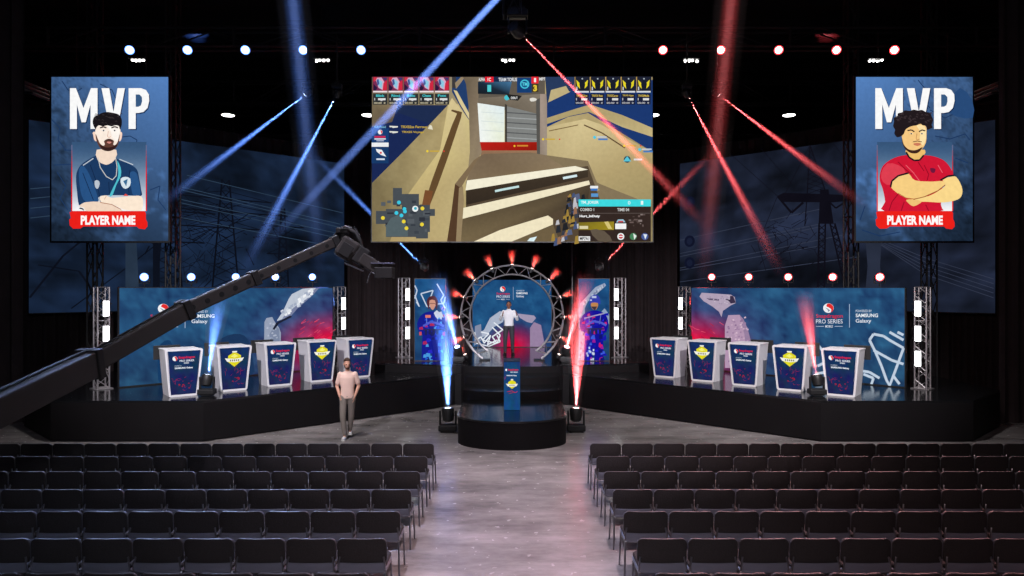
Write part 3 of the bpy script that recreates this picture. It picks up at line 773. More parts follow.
Q([(547,103),(570,92),(576,80),(652.5,80),(652.5,152),(620,132),(588,113),(568,117),(547,127)],(28,56,112))
Q([(547,118),(575,109),(590,104.5),(622,115),(652.5,128),(652.5,137),(622,127),(589,112),(570,116),(547,124)],[(178,160,114)]*4+[(196,178,128)]*3+[(172,156,110)]*3)
Q([(547,127),(585,119),(600,124),(652.5,152),(652.5,200),(547,200)],[(196,178,130),(214,196,146),(204,188,136),(180,160,112),(160,144,100),(178,160,114)])
c.line([(549,131),(578,125)],.9,(120,96,60)); c.line([(584,125),(602,133),(625,148)],1.3,(96,74,50))
# landing and steps
Q([(474,160),(484,154),(530,152.5),(545,155),(588,161),(588,170),(512,174),(466,182)],[(128,110,86),(116,98,78),(122,104,82),(134,116,92),(150,132,104),(150,130,100),(122,104,80),(128,110,86)])
Q([(545,155),(560,158),(588,161),(588,182),(600,190),(572,200),(570,241.5),(640,241.5),(640,200),(600,184)],(132,116,88))
Q([(466,182),(466,241.5),(575,241.5),(600,200),(588,166)],(84,70,54))
Q([(467,180.5),(512,174.5),(575,166),(588,169.6),(512,182.6),(465.5,190.5)],(244,238,214)); Q([(466,190.5),(588,169.8),(588,177),(466,205)],[(58,48,38),(66,56,44),(60,50,40),(50,42,34)])
Q([(463,208),(512,197),(589,180.5),(590,184.5),(512,206.5),(461.5,219)],(240,230,198)); Q([(461,219.5),(590,185),(588,200),(475,241.5),(460,241.5)],[(98,84,62),(80,68,52),(62,52,42),(112,96,70),(118,102,74)])
Q([(474,241.5),(500,230),(548,215.5),(553,219),(553,224.5),(512,241.5)],(240,228,194)); Q([(512,241.5),(553,225),(560,241.5)],(110,94,68))
c.line([(495,191.2),(503,189.5),(519,186.5)],2.2,(196,226,226)); c.line([(563,178.2),(577,175.6)],2.4,(214,236,240)); Q([(527,241),(530,238),(537,236.5),(534,241.5)],(220,240,244))
Q([(455,184),(460,184),(459,205),(456,241.5),(447,241.5),(451,215)],(84,60,42)); Q([(455,184),(474,160),(480,156),(470,172),(461,188)],(126,106,80)); Q([(459,188),(463,186),(464,200),(461,241.5),(456,241.5)],(150,130,98))
# player's weapon and glove
rnd=random.Random(3)
for k in range(46):
    a=rnd.uniform(0,1); x=568+rnd.gauss(0,5)-10*a+6; y=193+46*a; col=rnd.choice([(40,44,52),(58,62,74),(190,190,196),(90,100,130),(150,110,84),(34,36,40),(160,130,60),(70,84,120)])
    w=rnd.uniform(1,4);h=rnd.uniform(2,7); c.poly([(x,y),(x+w,y-1),(x+w+1,y+h),(x-1,y+h+1)],col)
# mini map
for a in [(393,188,402,205),(402,194,419,210),(376,211,388,224),(386,209,412,222),(386,218,428,237),(408,205,430,232),(428,209,435,216),(416,232,428,238.5)]: c.rect(*a,(72,78,84))
for k in range(30):
    x=rnd.uniform(380,426);y=rnd.uniform(198,234); c.rect(x,y,x+rnd.uniform(2,7),y+rnd.uniform(1,5),rnd.choice([(52,58,66),(62,68,76),(86,92,98),(46,50,58)]))
Q([(386,236.5),(386,226),(391,218),(398,215),(404,220),(408,228),(408,236.5)],(84,98,102)); 
for x,y in((399,202.5),(404.5,209),(405,211.5),(396.5,213),(401.5,215.5)): c.circ(x,y,1.9,(60,200,225))
c.circ(415.3,208.8,3,(235,240,240)); c.circ(415.5,208.5,1.5,(60,170,190))
for x,y in((422.5,208.5),(383,218),(403.8,221.5),(406.5,228.3),(422,224.5)): c.circ(x,y,1.9,(236,212,60))
# team panels
for k in range(5):
    x=373.6+15.45*k
    c.rect(x-.9,76.9,x+14,92.6,(120,40,60)); c.rect(x,77.5,x+13.4,91,(120,44,84))
    c.poly([(x+1,78),(x+8,77.6),(x+12,84),(x+9,90),(x+5,88),(x+3,82)],(214,170,196)); c.poly([(x+5,79),(x+9,82),(x+8,89),(x+5,86)],(140,200,226)); c.poly([(x+3,80),(x+5,79),(x+6,84),(x+4,86)],(70,90,150)); c.poly([(x,84),(x+4,88),(x+2,91),(x,91)],(40,24,60)); c.poly([(x+10,83),(x+13.4,80),(x+13.4,90),(x+9,91)],(205,40,66)); c.poly([(x,77.5),(x+4,77.5),(x+2,81),(x,82)],(205,50,70)); c.poly([(x+9,78),(x+13,78),(x+13,81)],(50,60,120))
    c.rect(x-.4,91,x+13.8,92.6,(236,220,224)); c.rect(x-.4,94,x+13.8,104.8,(46,48,50)); c.text(['Blink','Ricci','Bilix','Chase','Fox'][k],x+2.5,94.6,x+11,97,(70,200,205),.03)
    c.rect(x+4.5,98.4,x+12,100.4,(222,222,222)); c.rect(x+7,100.2,x+9,101.2,(200,200,200)); c.rect(x+.8,98.2,x+1.6,100.6,(200,200,200)); c.text('00:00  0',x+.5,102.2,x+12,104,(200,190,160),.02)
for k in range(5):
    x=575.2+15.4*k
    c.rect(x-.6,76.9,x+14.4,92.6,(30,34,50)); c.rect(x-.6,77,x+.1,92,(190,150,70)); c.poly([(x+1,80),(x+6,85),(x+5.6,90),(x+2,86)],(232,214,40),0); c.poly([(x+12.6,80),(x+7.6,85),(x+8.2,90),(x+12,86)],(232,214,40),0)
    c.poly([(x+4,84),(x+7,79),(x+10,84),(x+9,91),(x+5,91)],(26,30,44)); c.circ(x+7,79,.8,(170,180,190),n=8); c.rect(x+1,87,x+2.2,90.5,(200,205,210)); c.rect(x-.4,91.2,x+13.6,92.8,(214,216,222))
    c.rect(x-.4,94,x+13.6,104.8,(28,34,60)); c.text(['TRXS2ss','TRXS Rez','TRXSCerox','TRXS Hype','TRXSMade'][k],x+1,94.8,x+12,97,(206,176,70),.03); c.rect(x+6,98.4,x+12,100.6,(222,222,222)); c.rect(x+.8,98.2,x+1.6,100.6,(190,190,200)); c.text('00:00  0',x+.5,102.2,x+12,104,(190,190,196),.02)
# score head
c.poly([(478,82),(512,81),(509,95),(478,94)],[(26,44,62),(70,120,160),(30,40,52),(24,30,36)])
c.rect(484,77,512,82,(26,40,70)); c.text('ALPHA',478.6,78,485,81.4,(230,230,230),.03); c.rect(485,77,493.6,82.4,(228,30,46)); c.text('1C',487.6,78,491,81.5,(250,240,240),.03)
c.rect(487.4,85.2,491.2,92,(80,206,210)); c.text('TEAM TORUS',498.5,78,517,81.6,(222,226,232),.03)
c.rect(517,78,532,93,(22,62,116)); c.circ(524.7,84.4,4.6,(70,196,220)); c.circ(524.7,84.4,3.4,(26,80,130)); c.text('TM',522,82.6,527.5,86.2,(90,214,230),.03)
c.rect(531.4,77,538.4,83.8,(230,36,50)); c.text('1',534,78.3,536,82.5,(250,240,240),.04); c.rect(531.6,84,538.4,92.4,(70,60,40)); c.text('3',533.2,85.2,537,91.6,(232,200,60),.05); c.text('MP7',539.2,77.8,545.3,81,(225,225,225),.03)
c.circ(506.9,98,2.6,(70,196,210)); c.poly([(506,94),(512,95),(522,96),(518,101),(510,100)],(34,34,34)); c.text('DEBUT',511,97,517.6,99.4,(225,225,225),.03); c.poly([(529.6,99),(533,98),(536.5,99),(535.8,101),(531,101.8)],(225,222,212),2)
# kill feed, series tile
c.rect(371.9,128.5,388.8,142.8,(24,62,116)); c.circ(380.4,132.3,2.4,(236,238,242),n=12); c.poly([(380.4,130),(382.8,131.6),(381.8,134.6)],(225,50,50)); c.rect(374.6,136.2,385.6,138,(205,40,80)); c.rect(374.6,138.6,386,139.8,(225,230,240)); c.rect(376.6,140.6,384,141.4,(200,210,230))
c.rect(371.9,142.8,388.8,147,(236,238,240)); c.rect(371.9,147,388.8,163.5,(24,58,104)); c.poly([(376,149),(382,150),(386.5,157),(381,155),(377,152)],(232,236,240)); c.circ(381,153,1.1,(220,60,60)); c.rect(376.6,158.6,385,160.2,(210,220,236)); 
c.text('Kill Feed',374.6,126,386,128.3,(120,180,210),.02)
for y in(127,132.3): c.poly([(389.5,y-1),(398.2,y-.6),(398,y+.6),(393,y+1.3),(392,y+.4),(390,y+.6)],(222,222,214))
c.text('TRXS2ss Ferrous',401,125.8,427,128.4,(196,166,60),.03); c.text('TRXSS Voyage',402,131.2,424,133.8,(196,166,60),.03); c.poly([(428,129),(430,125),(432,126),(433,130)],(226,220,196))
for x,y in((427.5,151.4),(543,139.5),(624,146)): c.circ(x,y,1.2,(236,206,60),n=10); c.rect(x+2.4,y-.7,x+12,y+.6,(200,166,60)); c.circ(x+16.5,y,.8,(220,60,50),n=8)
for x,y in((594.5,137.6),(639.5,149.8)): c.circ(x,y,1.6,(80,200,225),n=10); c.rect(x+2.2,y-1,x+12,y+.3,(196,206,216)); c.rect(x+3.5,y+1,x+13,y+2.8,(70,124,196))
c.circ(627,159.6,3.4,(44,70,86)); c.poly([(623,161.6),(627,156.4),(631,161.6)],(90,196,214)); c.rect(633.6,158.8,642,160.6,(220,222,222))
c.rect(590,186,598,188.6,(236,238,238)); c.rect(590.6,188.6,597.4,190.8,(60,120,196)); c.rect(591,193.6,598,197,(90,150,206))
# bottom right panel
c.rect(578.4,206.5,650.6,241.4,(52,40,36)); c.rect(578.4,199.6,650.6,206.6,(62,216,222)); c.text('TM_JOKER',580.8,201,598.6,204.6,(225,246,246),.03); c.text('0',627.6,201,630.4,204.8,(190,240,245),.04); c.text('1',640.6,201,643,204.8,(235,250,250),.05)
c.rect(578.4,213,650,213.8,(84,74,70)); c.text('COMBO 1',580,208.2,594,211.2,(200,200,196),.03); c.text('TIME 04',617,208.2,629,211.4,(196,196,194),.03); c.text('Hurt_InDuty',579.4,215,599.8,218,(240,240,240),.05)
c.poly([(578.4,222.5),(613.8,221.6),(613.8,230),(578.4,230)],[(120,106,34),(150,132,36),(160,140,34),(130,114,30)]); c.rect(579.4,226,588,229,(220,212,170)); c.poly([(590,230),(604,231),(612,241),(598,241)],(96,84,70),2); c.poly([(604,222),(608,221.5),(612,229),(608,229)],(214,196,120))
for k in range(14):
    x=rnd.uniform(628,646);y=rnd.uniform(214,226); c.rect(x,y,x+rnd.uniform(1,5),y+rnd.uniform(.6,2.4),rnd.choice([(108,92,88),(132,118,114),(80,66,62)]))
c.rect(615,223.6,626,229.2,(244,244,244)); c.poly([(616,222.6),(617.6,219.6),(623,219.4),(625.4,222.4)],(150,190,210)); c.rect(618,221,623,222.4,(200,60,60)); c.rect(578.6,236.4,590,241,(236,236,236)); c.text('MP7A1',579.6,237,589,240.4,(40,40,40),.03)
c.circ(620.6,236.6,3.5,(230,236,236)); c.circ(620.6,236.6,2.2,(200,50,60)); c.rect(618.6,236,622.6,237,(240,240,240)); c.circ(633,236.6,3.5,(70,130,90)); c.poly([(633,233.4),(636.4,236),(634,240)],(230,236,232)); c.circ(644.6,236.6,3.5,(70,90,150)); c.poly([(643,234),(647,234.6),(645,239.6)],(220,228,240))
c.build('picture',LEDM,t)

# ---- wing banners with ice blocks, red glow, logos and scribble
def wingfn(x,y,x0,x1,s):
    a=(x-x0)/(x1-x0) if s<0 else (x1-x)/(x1-x0)   # 0 outer, 1 inner
    b=(y-288)/100
    g=nz(x,y,.05,2+s)*26+nz(x,y,.16,5)*12+nz(x,0,.5,3)*5
    r,gg,bl=36+g*.4,76+g*.9,116+g*.9
    if b>.5: d=(b-.5)*26; gg-=d*.5; bl-=d
    k=max(0,1-math.hypot((1-a)*2.0,(.72-b)*1.35)/.62) 
    r+=k*200; gg-=k*50; bl-=k*55
    k2=max(0,1-math.hypot((1-a)*1.3,(.75-b)*.7)/.62); r+=40*k2; gg-=16*k2
    return (r,gg,bl)
def scribble(c,X,Y,s,col=(190,205,222),w=2.6):
    f=lambda pts:[(X+a*s,Y+b*s) for a,b in pts]
    for pts in SCR: c.line(f(pts),w*s,col)
SCR=[[(20,4),(14,0),(4,-2),(0,4),(6,16),(12,30),(17,44),(20,50)],[(4,14),(22,24),(34,28)],[(20,50),(26,34),(34,12),(20,4)],[(20,-4),(34,4)],[(28,-4),(34,-1)],[(24,40),(30,48)],
     [(-52,8),(-46,16),(-44,26),(-52,30)],[(-52,30),(-40,24),(-44,36),(-54,38)],[(-12,34),(0,36),(10,42)],[(-8,52),(2,50),(4,42),(-6,38)]]
# left wing banner
OL=(-10.06,18.2,0); 
mp,n=planemap(OL,(1,1,0)); xa,xb=119.5,332.5
t=thing('stage_banner',V(mp(226,388).x,mp(226,388).y,SH),'long blue LED banner with white ice block on the blue-lit wing','banner','long LED banners along the stage wings')
cabinet(t,None,None,xa,288,xb,389,.12,mp,n,.02,SH)
def yb(x,mp): # pixel row of the stage deck along the banner foot
    p=mp(x,300); return HZ+(HC-SH-.03)*F/p.y
c=Canvas(mp,n); c.zmin=SH+.025
N=48
def band(c,mp,x0,x1,s):
    c.L+=1; ny=22
    for i in range(N):
        xs=(x0+(x1-x0)*i/N, x0+(x1-x0)*(i+1)/N)
        for j in range(ny):
            pts=[(xs[q],288+(yb(xs[q],mp)-288)*(j+w)/ny) for q,w in((0,0),(1,0),(1,1),(0,1))]
            c.face([c.pt(*k) for k in pts],[(*C(*[max(0,min(255,v)) for v in wingfn(k[0],288+100*(k[1]-288)/(yb(k[0],mp)-288),x0,x1,s)]),1) for k in pts])
band(c,mp,xa,xb,-1)
# dark ghost shapes in the lower part
c.poly([(215,389),(214,352),(222,338),(240,334),(250,345),(252,382)],(28,54,90),3); c.poly([(160,388),(158,350),(168,340),(172,350)],(24,60,100),3)
# ice block + blade
rk=lambda X,Y:(240+X/10.24,280+Y/10.24)
c.poly([rk(*a) for a in [(245,760),(250,430),(270,390),(330,378),(350,420),(400,490),(418,540),(415,760)]],(150,160,182),0)
c.poly([rk(*a) for a in [(300,560),(350,470),(400,500),(415,760),(330,760)]],(122,134,160),0)
c.poly([rk(*a) for a in [(380,410),(440,320),(500,190),(530,145),(640,90),(720,82),(810,82),(740,160),(660,230),(590,290),(520,370),(380,420)]],(188,196,210),0)
c.poly([rk(*a) for a in [(430,400),(520,370),(590,290),(660,230),(740,160),(810,82),(780,82),(700,150),(600,240),(520,310),(450,370)]],(120,128,160))
for k in range(36):
    a=random.random(); X=430+300*a+random.uniform(-40,30); Y=340-240*a+random.uniform(-20,30); c.poly([rk(X,Y),rk(X+28,Y-16),rk(X+34,Y+10),rk(X+8,Y+20)],random.choice([(226,230,236),(208,214,226),(160,170,192),(238,240,244)]))
for k in range(30):
    X=random.uniform(260,395);Y=random.uniform(430,740); 
    if X>330 and Y<490: continue
    c.poly([rk(X,Y),rk(X+18,Y-8),rk(X+22,Y+9),rk(X+3,Y+12)],random.choice([(176,184,202),(136,146,172),(160,170,190)]))
c.poly([rk(*a) for a in [(330,505),(365,440),(510,362),(530,378),(395,445),(350,510)]],(30,34,52))
for k in range(40):
    x=random.uniform(298,330);y=random.uniform(322,350); c.line([(x,y),(x+random.uniform(2,6),y-random.uniform(1,4))],.5,random.choice([(228,80,110),(190,30,60),(140,30,70),(220,50,80)]))
logo(c,150,304,214,328)
c.build('picture',LEDM,t)
# right wing banner
mpR,nR=planemap((10.06,18.2,0),(1,-1,0)); xa,xb=691.5,904.5
t=thing('stage_banner',V(mpR(798,388).x,mpR(798,388).y,SH),'long blue LED banner with pink ice block and scribble on the red-lit wing','banner','long LED banners along the stage wings')
cabinet(t,None,None,xa,288,xb,389,.12,mpR,nR,.02,SH)
c=Canvas(mpR,nR); c.zmin=SH+.025; band(c,mpR,xa,xb,1)
rk=lambda X,Y:(680+X/10.24,280+Y/10.24)
c.poly([rk(*a) for a in [(200,170),(222,130),(520,150),(560,175),(572,235),(520,260),(440,315),(425,380),(400,325),(330,270),(240,215)]],(176,160,182))
c.poly([rk(*a) for a in [(440,190),(510,200),(515,160),(545,165),(572,232),(520,242),(500,215)]],(58,48,72))
c.poly([rk(*a) for a in [(270,185),(400,195),(400,212),(300,205)]],(96,84,108))
c.poly([rk(*a) for a in [(460,900),(460,470),(495,360),(610,356),(650,400),(690,490),(720,600),(760,900)]],(178,148,176))
c.poly([rk(*a) for a in [(610,356),(650,400),(690,490),(720,600),(760,900),(700,900),(660,560)]],(150,126,158))
for k in range(60):
    X=random.uniform(475,690);Y=random.uniform(380,880); c.poly([rk(X,Y),rk(X+18,Y-8),rk(X+22,Y+9),rk(X+3,Y+12)],random.choice([(196,166,190),(156,126,158),(210,182,200),(140,110,146)]))
for k in range(30):
    X=random.uniform(240,500);Y=random.uniform(150,250); 
    if Y>150+(X-200)*.6: continue
    c.poly([rk(X,Y),rk(X+20,Y-4),rk(X+14,Y+8)],random.choice([(200,188,204),(150,136,160)]))
for k in range(26):
    x=random.uniform(692,726);y=random.uniform(322,350); c.line([(x,y),(x-random.uniform(2,6),y-random.uniform(1,4))],.5,random.choice([(228,80,110),(190,30,60),(140,30,70)]))
logo(c,816.5,303.5,878.5,327.5)
scribble(c,870,336,1.0,w=2.6)
c.build('picture',LEDM,t)

# ---- centre screen behind the ring arch
mp,n=planemap((0,27.3,0),(1,0,0))
t=thing('arch_screen',V(0,27.3,CH),'blue LED screen behind the ring arch with the series logo','screen')
yl=HZ+(HC-CH-.02)*F/27.3
cabinet(t,None,None,472.6,280,551.4,yl,.12,mp,n,.03,CH)
c=Canvas(mp,n); c.zmin=CH+.02
def cf(x,y):
    g=nz(x,y,.08,7)*18; k=max(0,1-math.hypot((x-513)/30,(y-346)/24)); k2=max(0,1-math.hypot((x-520)/45,(y-345)/34))
    return (30+g*.5+180*k+30*k2,78+g-50*k-25*k2,124+g-50*k-22*k2)
c.grid(472.6,280,551.4,yl,34,30,cf)
logo(c,496.5,286.5,527.5,300)
c.poly([(484,330),(490,318),(500,311),(505,313),(503,322),(494,327),(486,336),(480,338),(477,334)],(170,180,200),0); c.poly([(475,326),(481,324),(482,340),(474,346)],(130,140,165))
c.poly([(517,313.5),(534,315.5),(536,318),(532,323),(527,322),(520,318)],(160,150,176)); c.poly([(530,346),(530,328),(534,322),(541,325),(545,350),(530,350)],(150,128,160))
f=lambda X,Y:(473+X*.8,332+Y*.8)
for pts in ([(2,0),(4,10),(10,6),(14,14),(22,4),(18,16),(30,10)],[(10,0),(20,2),(12,10),(28,14)],[(24,-6),(34,4),(30,14),(24,6),(36,-2)],[(26,-12),(38,-2)],[(4,14),(20,18),(34,12),(30,4)]): c.line([f(*a) for a in pts],1.3,(225,230,238))
c.build('picture',LEDM,t)

# ---- two tall banners with soldiers (plain figures in mottled suits)
def soldier(c,fx,helmet,seed):
    rnd=random.Random(seed)
    body=[(8,100),(9,62),(4,58),(2,46),(6,36),(12,31),(18,29),(26,29),(33,32),(38,38),(40,48),(37,60),(33,64),(33,100),(22,100),(21,78),(19,100)]
    def T(x,y): return fx(x,y)
    base=(20,18,150) if helmet else (22,30,140)
    c.poly([T(*a) for a in body],base,2)
    pal=[(30,20,200),(18,20,110),(60,90,220),(200,30,110),(24,24,170),(40,40,230),(150,30,150)] if helmet else [(30,60,200),(20,26,100),(70,150,220),(40,40,190),(24,30,150),(30,90,210),(170,40,90)]
    for k in range(70):
        x=rnd.uniform(5,36);y=rnd.uniform(33,97)
        if y>66 and (x<10 or x>32): continue
        w=rnd.uniform(1.5,5);h=rnd.uniform(2,6); c.poly([T(x,y),T(x+w,y-1),T(x+w+1,y+h),T(x-.5,y+h)],rnd.choice(pal))
    # straps, pouches
    c.line([T(14,34),T(15,48)],.5,(120,140,200)); c.line([T(30,34),T(28,48)],.5,(120,140,200)); c.line([T(10,55),T(34,55)],1.6,(40,40,90)); 
    for k in range(4): c.rect(*T(12+5*k,56),*T(15.5+5*k,62),(30,34,90))
    c.line([T(10,50),T(20,44),T(30,46),T(37,50)],2.2,(80,90,200)); 
    if helmet:
        c.poly([T(*a) for a in [(15,16),(16,10),(21,6),(27,8),(29,14),(29,20),(26,18),(18,18),(15,20)]],(50,60,170),2); c.poly([T(*a) for a in [(17,18),(26,18),(25,25),(22,28),(18,25)]],(190,130,80),2); c.poly([T(*a) for a in [(17,23),(25,23),(22,29)]],(60,50,60)); c.rect(*T(18,8),*T(24,11),(180,190,220)); c.rect(*T(16,13),*T(18,15),(210,215,230))
        c.line([T(8,40),T(22,36),T(34,33)],1.2,(160,150,190)); 
        for k in range(12): x=rnd.uniform(8,20);y=rnd.uniform(78,98); c.rect(*T(x,y),*T(x+2,y+3),(190,200,225))
    else:
        c.poly([T(*a) for a in [(16,22),(15,14),(18,8),(25,7),(29,12),(29,20),(27,26),(25,14),(19,14),(18,26)]],(84,40,50),2); c.poly([T(*a) for a in [(18.5,13),(25.5,13),(26,21),(22.5,27),(19,22)]],(206,150,130),2); c.line([T(18.5,17.5),T(26,17.5)],.5,(60,40,50))
        c.poly([T(*a) for a in [(24,31),(28,27),(31,30),(34,29),(37,38),(35,37),(34,41),(31,37),(29,40),(26,36)]],(205,212,226)); c.rect(*T(13,34),*T(20,38),(220,120,110))
        c.line([T(34,26),T(37,22)],.8,(200,60,140));c.line([T(37,28),T(39,24)],.8,(200,60,140)); c.rect(*T(5,58),*T(8,63),(205,80,90))
for s,lab in((-1,'narrow blue banner showing a bareheaded soldier in a blue camouflage suit'),(1,'narrow blue banner showing a helmeted soldier in a blue and pink suit')):
    D=22.3; mp,n=planemap((0,D,0),(1,0,0)); x0=(414.8 if s<0 else 578.7); x1=x0+30.5; yl=HZ+(HC-CH-.02)*F/D
    t=thing('narrow_banner',mp((x0+x1)/2,yl),lab,'banner','narrow soldier banners')
    cabinet(t,None,None,x0,279,x1,yl,.12,mp,n,.03,CH)
    c=Canvas(mp,n); c.zmin=CH+.02; c.grid(x0,279,x1,yl,12,30,lambda x,y:(30+8*nz(x,y,.1,s),82+16*nz(x,y,.1,s)-(y-279)*.2,132+18*nz(x,y,.1,s)-(y-279)*.3))
    W=30.5/40; H=(yl-279)/100
    if s<0:
        for pts in ([(0,8),(3,14),(0,24)],[(8,18),(24,14),(17,32),(38,30),(40,22)],[(8,18),(16,34),(30,32)],[(29,6),(38,20),(34,26),(40,36)],[(2,28),(6,34)],[(0,20),(5,32)]): c.line([(x0+a*W,279+b*H) for a,b in pts],1.2,(195,208,226))
    else:
        c.poly([(x0+a*W,279+b*H) for a,b in [(0,38),(2,30),(12,20),(22,10),(34,5),(36,8),(24,18),(12,28),(8,36),(9,100),(0,100)]],(150,164,190)); c.poly([(x0+a*W,279+b*H) for a,b in [(30,40),(34,36),(40,44),(40,56)]],(140,160,190))
        for k in range(30):
            a=random.random(); c.rect(x0+(4+28*a)*W,279+(30-24*a)*H,x0+(6+28*a)*W,279+(33-24*a)*H,random.choice([(190,200,216),(120,130,160)]))
        for k in range(20): a=random.uniform(0,6);b=random.uniform(40,98); c.rect(x0+a*W,279+b*H,x0+(a+2)*W,279+(b+3)*H,random.choice([(180,190,210),(100,120,150)]))
    off=1 if s<0 else -1
    soldier(c,lambda x,y:(x0+max(.2,min(39.8,x+off))*W,279+(y*.86+15+(0 if s<0 else -1))*H if y<99 else yl),s>0,4 if s<0 else 8)
    c.build('picture',LEDM,t)

# ---- huge dimmed backdrop pictures with pylons and power lines
def backdrop(s):
    O=(s*14.95,22.0,0); u=(1,-s,0); mp,n=planemap(O,u)
    xo=27 if s<0 else 997; xi=343 if s<0 else 680
    t=thing('pylon_backdrop',(s*11,25.8,2.71),'huge dim backdrop of pylons and power lines on the %s side'%('blue-lit' if s<0 else 'red-lit'),'backdrop','dim pylon backdrops')
    def zpx(x,z): pz=mp(x,200); return HZ+(HC-z)*F/pz.y
    zt,zb_=8.69,2.71
    # the canvas works in (u 0..1 outer->inner, v 0..1 top->bottom)
    A=Vector((s*14.95,22.0,0)); B=Vector((s*7.06,29.9,0))
    mm=lambda a,b:(A+(B-A)*a)+Vector((0,0,zt+(zb_-zt)*b))
    c=Canvas(mm,n,.001)
    dim=lambda r,g,b:(r,g,b)
    base=(20,32,52) if s<0 else (24,29,43)
    c.grid(0,0,1,1,46,30,lambda x,y:tuple(k*(1+.55*nz(x,y,3,s)+.22*nz(x,y,14,2))*(1.1-.25*abs(y-.5)) for k in base))
    dk=(11,15,26) if s<0 else (14,13,22); lt=(44,62,82) if s<0 else (50,56,74)
    def pyl(x,w,top,bot):
        c.line([(x-w*.12,top),(x-w*.5,bot)],.006,dk);c.line([(x+w*.12,top),(x+w*.5,bot)],.006,dk)
        nn=12
        for i in range(nn):
            a=i/nn;b=(i+1)/nn; wa=w*(.12+.38*a);wb2=w*(.12+.38*b);ya=top+(bot-top)*a;y2=top+(bot-top)*b
            c.line([(x-wa,ya),(x+wb2,y2)],.004,dk);c.line([(x+wa,ya),(x-wb2,y2)],.004,dk)
        for yy,ww in((top+.12,1.6),(top+.2,2.2),(top+.3,1.2)):
            c.line([(x-w*ww,yy),(x+w*ww,yy)],.008,dk);c.line([(x-w*ww,yy),(x,yy-.05),(x+w*ww,yy)],.004,dk); c.line([(x-w*ww*.6,yy),(x,yy+.06),(x+w*ww*.6,yy)],.004,dk)
    if s<0:
        pyl(.55,.10,.2,1.0);pyl(.37,.09,.3,1.0);pyl(.75,.05,.35,1)
        c.line([(.33,.0),(.33,1)],.02,dk)
        c.line([(0,.92),(.08,.7),(.2,.48),(.3,.3)],.006,dk);c.line([(.02,.75),(.12,.78),(.16,.9)],.006,dk);c.line([(.1,.98),(.25,.75),(.33,.62)],.004,dk)
        c.mp=mp; g=lambda X,Y:(160+X/3.6,130+Y/3.6)
        for k in range(80):
            a,b=random.gauss(150,60),random.gauss(420,80); c.line([g(a,b),g(a+random.uniform(-60,60),b+random.uniform(-60,60))],.5,dk)
        for pts in ([(90,165),(650,300)],[(60,205),(640,340)],[(60,215),(640,352)],[(60,250),(640,375)],[(60,262),(640,392)],[(60,315),(640,425)]): c.line([g(*q) for q in pts],.7,lt)
        c.mp=mm
        for k in range(0): c.line([(.30,.26+.05*k),(.6,.36+.042*k),(1,.52+.03*k)],.0035,lt)
        for k in range(4): c.line([(0,.36+.05*k),(.16,.3+.05*k),(.3,.26+.05*k)],.004,lt)
        c.poly([(.24,.6),(.27,.58),(.28,1),(.24,1)],(38,52,70))
        for k in range(26):
            a,b=random.uniform(.3,.8),random.uniform(.4,.95); c.line([(a,b),(a+random.uniform(-.08,.08),b+random.uniform(-.12,.12))],.004,dk)
    else:
        c.mp=mp; g=lambda X,Y:(680+X/3.84,140+Y/3.84); h=lambda X,Y:(840+X/3.84,180+Y/3.84)
        GL=lambda pts,w,col=dk: c.line([g(*q) for q in pts],w,col)
        for pts in ([(0,385),(540,265)],[(0,436),(540,322)],[(0,448),(530,335)],[(0,492),(690,352)],[(0,500),(530,408)],[(0,545),(690,448)]): GL(pts,.7,lt)
        for k in range(5): c.line([h(60+20*k,190+12*k),h(330,300+16*k),h(590,380+18*k)],.6,lt)
        for pts in ([(190,50),(380,220)],[(310,30),(430,170)],[(590,15),(690,140)],[(375,215),(300,400),(330,500)]): GL(pts,.5)
        GL([(500,20),(490,195),(480,330)],1.0);GL([(500,20),(560,200)],1.2);GL([(500,20),(400,215)],.5)
        for k in range(9): GL([(492-2*k*.3,40+18*k),(512+6*k,60+18*k)],.5);GL([(506+6*k,40+18*k),(490,64+18*k)],.5)
        c.poly([g(*q) for q in [(375,215),(400,203),(670,212),(670,232),(590,240),(400,238)]],dk); GL([(378,218),(430,280),(475,240)],2.2);GL([(640,236),(600,262),(575,238)],1.6)
        c.poly([g(*q) for q in [(540,190),(572,190),(592,322),(534,322)]],dk)
        GL([(536,320),(531,570)],1.8);GL([(560,320),(556,570)],1.6);GL([(578,320),(636,570)],1.6);GL([(596,320),(664,565)],1.8)
        for k in range(10):
            GL([(534,326+24*k),(558,348+24*k)],.9);GL([(559,326+24*k),(533,348+24*k)],.9);GL([(580+6*k,328+24*k),(604+6.6*k,344+24*k)],1.0);GL([(598+6.6*k,326+24*k),(586+6*k,350+24*k)],.9)
        for k in range(70):
            a,b=random.gauss(440,60),random.gauss(410,55); GL([(a,b),(a+random.uniform(-60,60),b+random.uniform(-50,50))],.5)
        c.poly([h(*q) for q in [(105,240),(165,240),(160,330),(165,415),(105,415),(112,330)]],(38,44,60)); c.mp=mm
        for yy in(.28,.55,.7): c.circ(.95,yy,.022,(16,20,40),.04); c.circ(.95,yy,.012,(24,30,52),.024)
    c.build('picture',LEDDIM,t)
    a,b=A-n*.01,B-n*.01; bk=-n*.1; z0=Vector((0,0,zb_-.03));z1=Vector((0,0,zt+.03))
    MB().add([a+z0,b+z0,b+z1,a+z1,a+z0+bk,b+z0+bk,b+z1+bk,a+z1+bk],[(0,1,2,3),(4,5,6,7),(0,1,5,4),(1,2,6,5),(2,3,7,6),(3,0,4,7)]).build('frame',BLACKP,t,world=True)
backdrop(-1);backdrop(1)

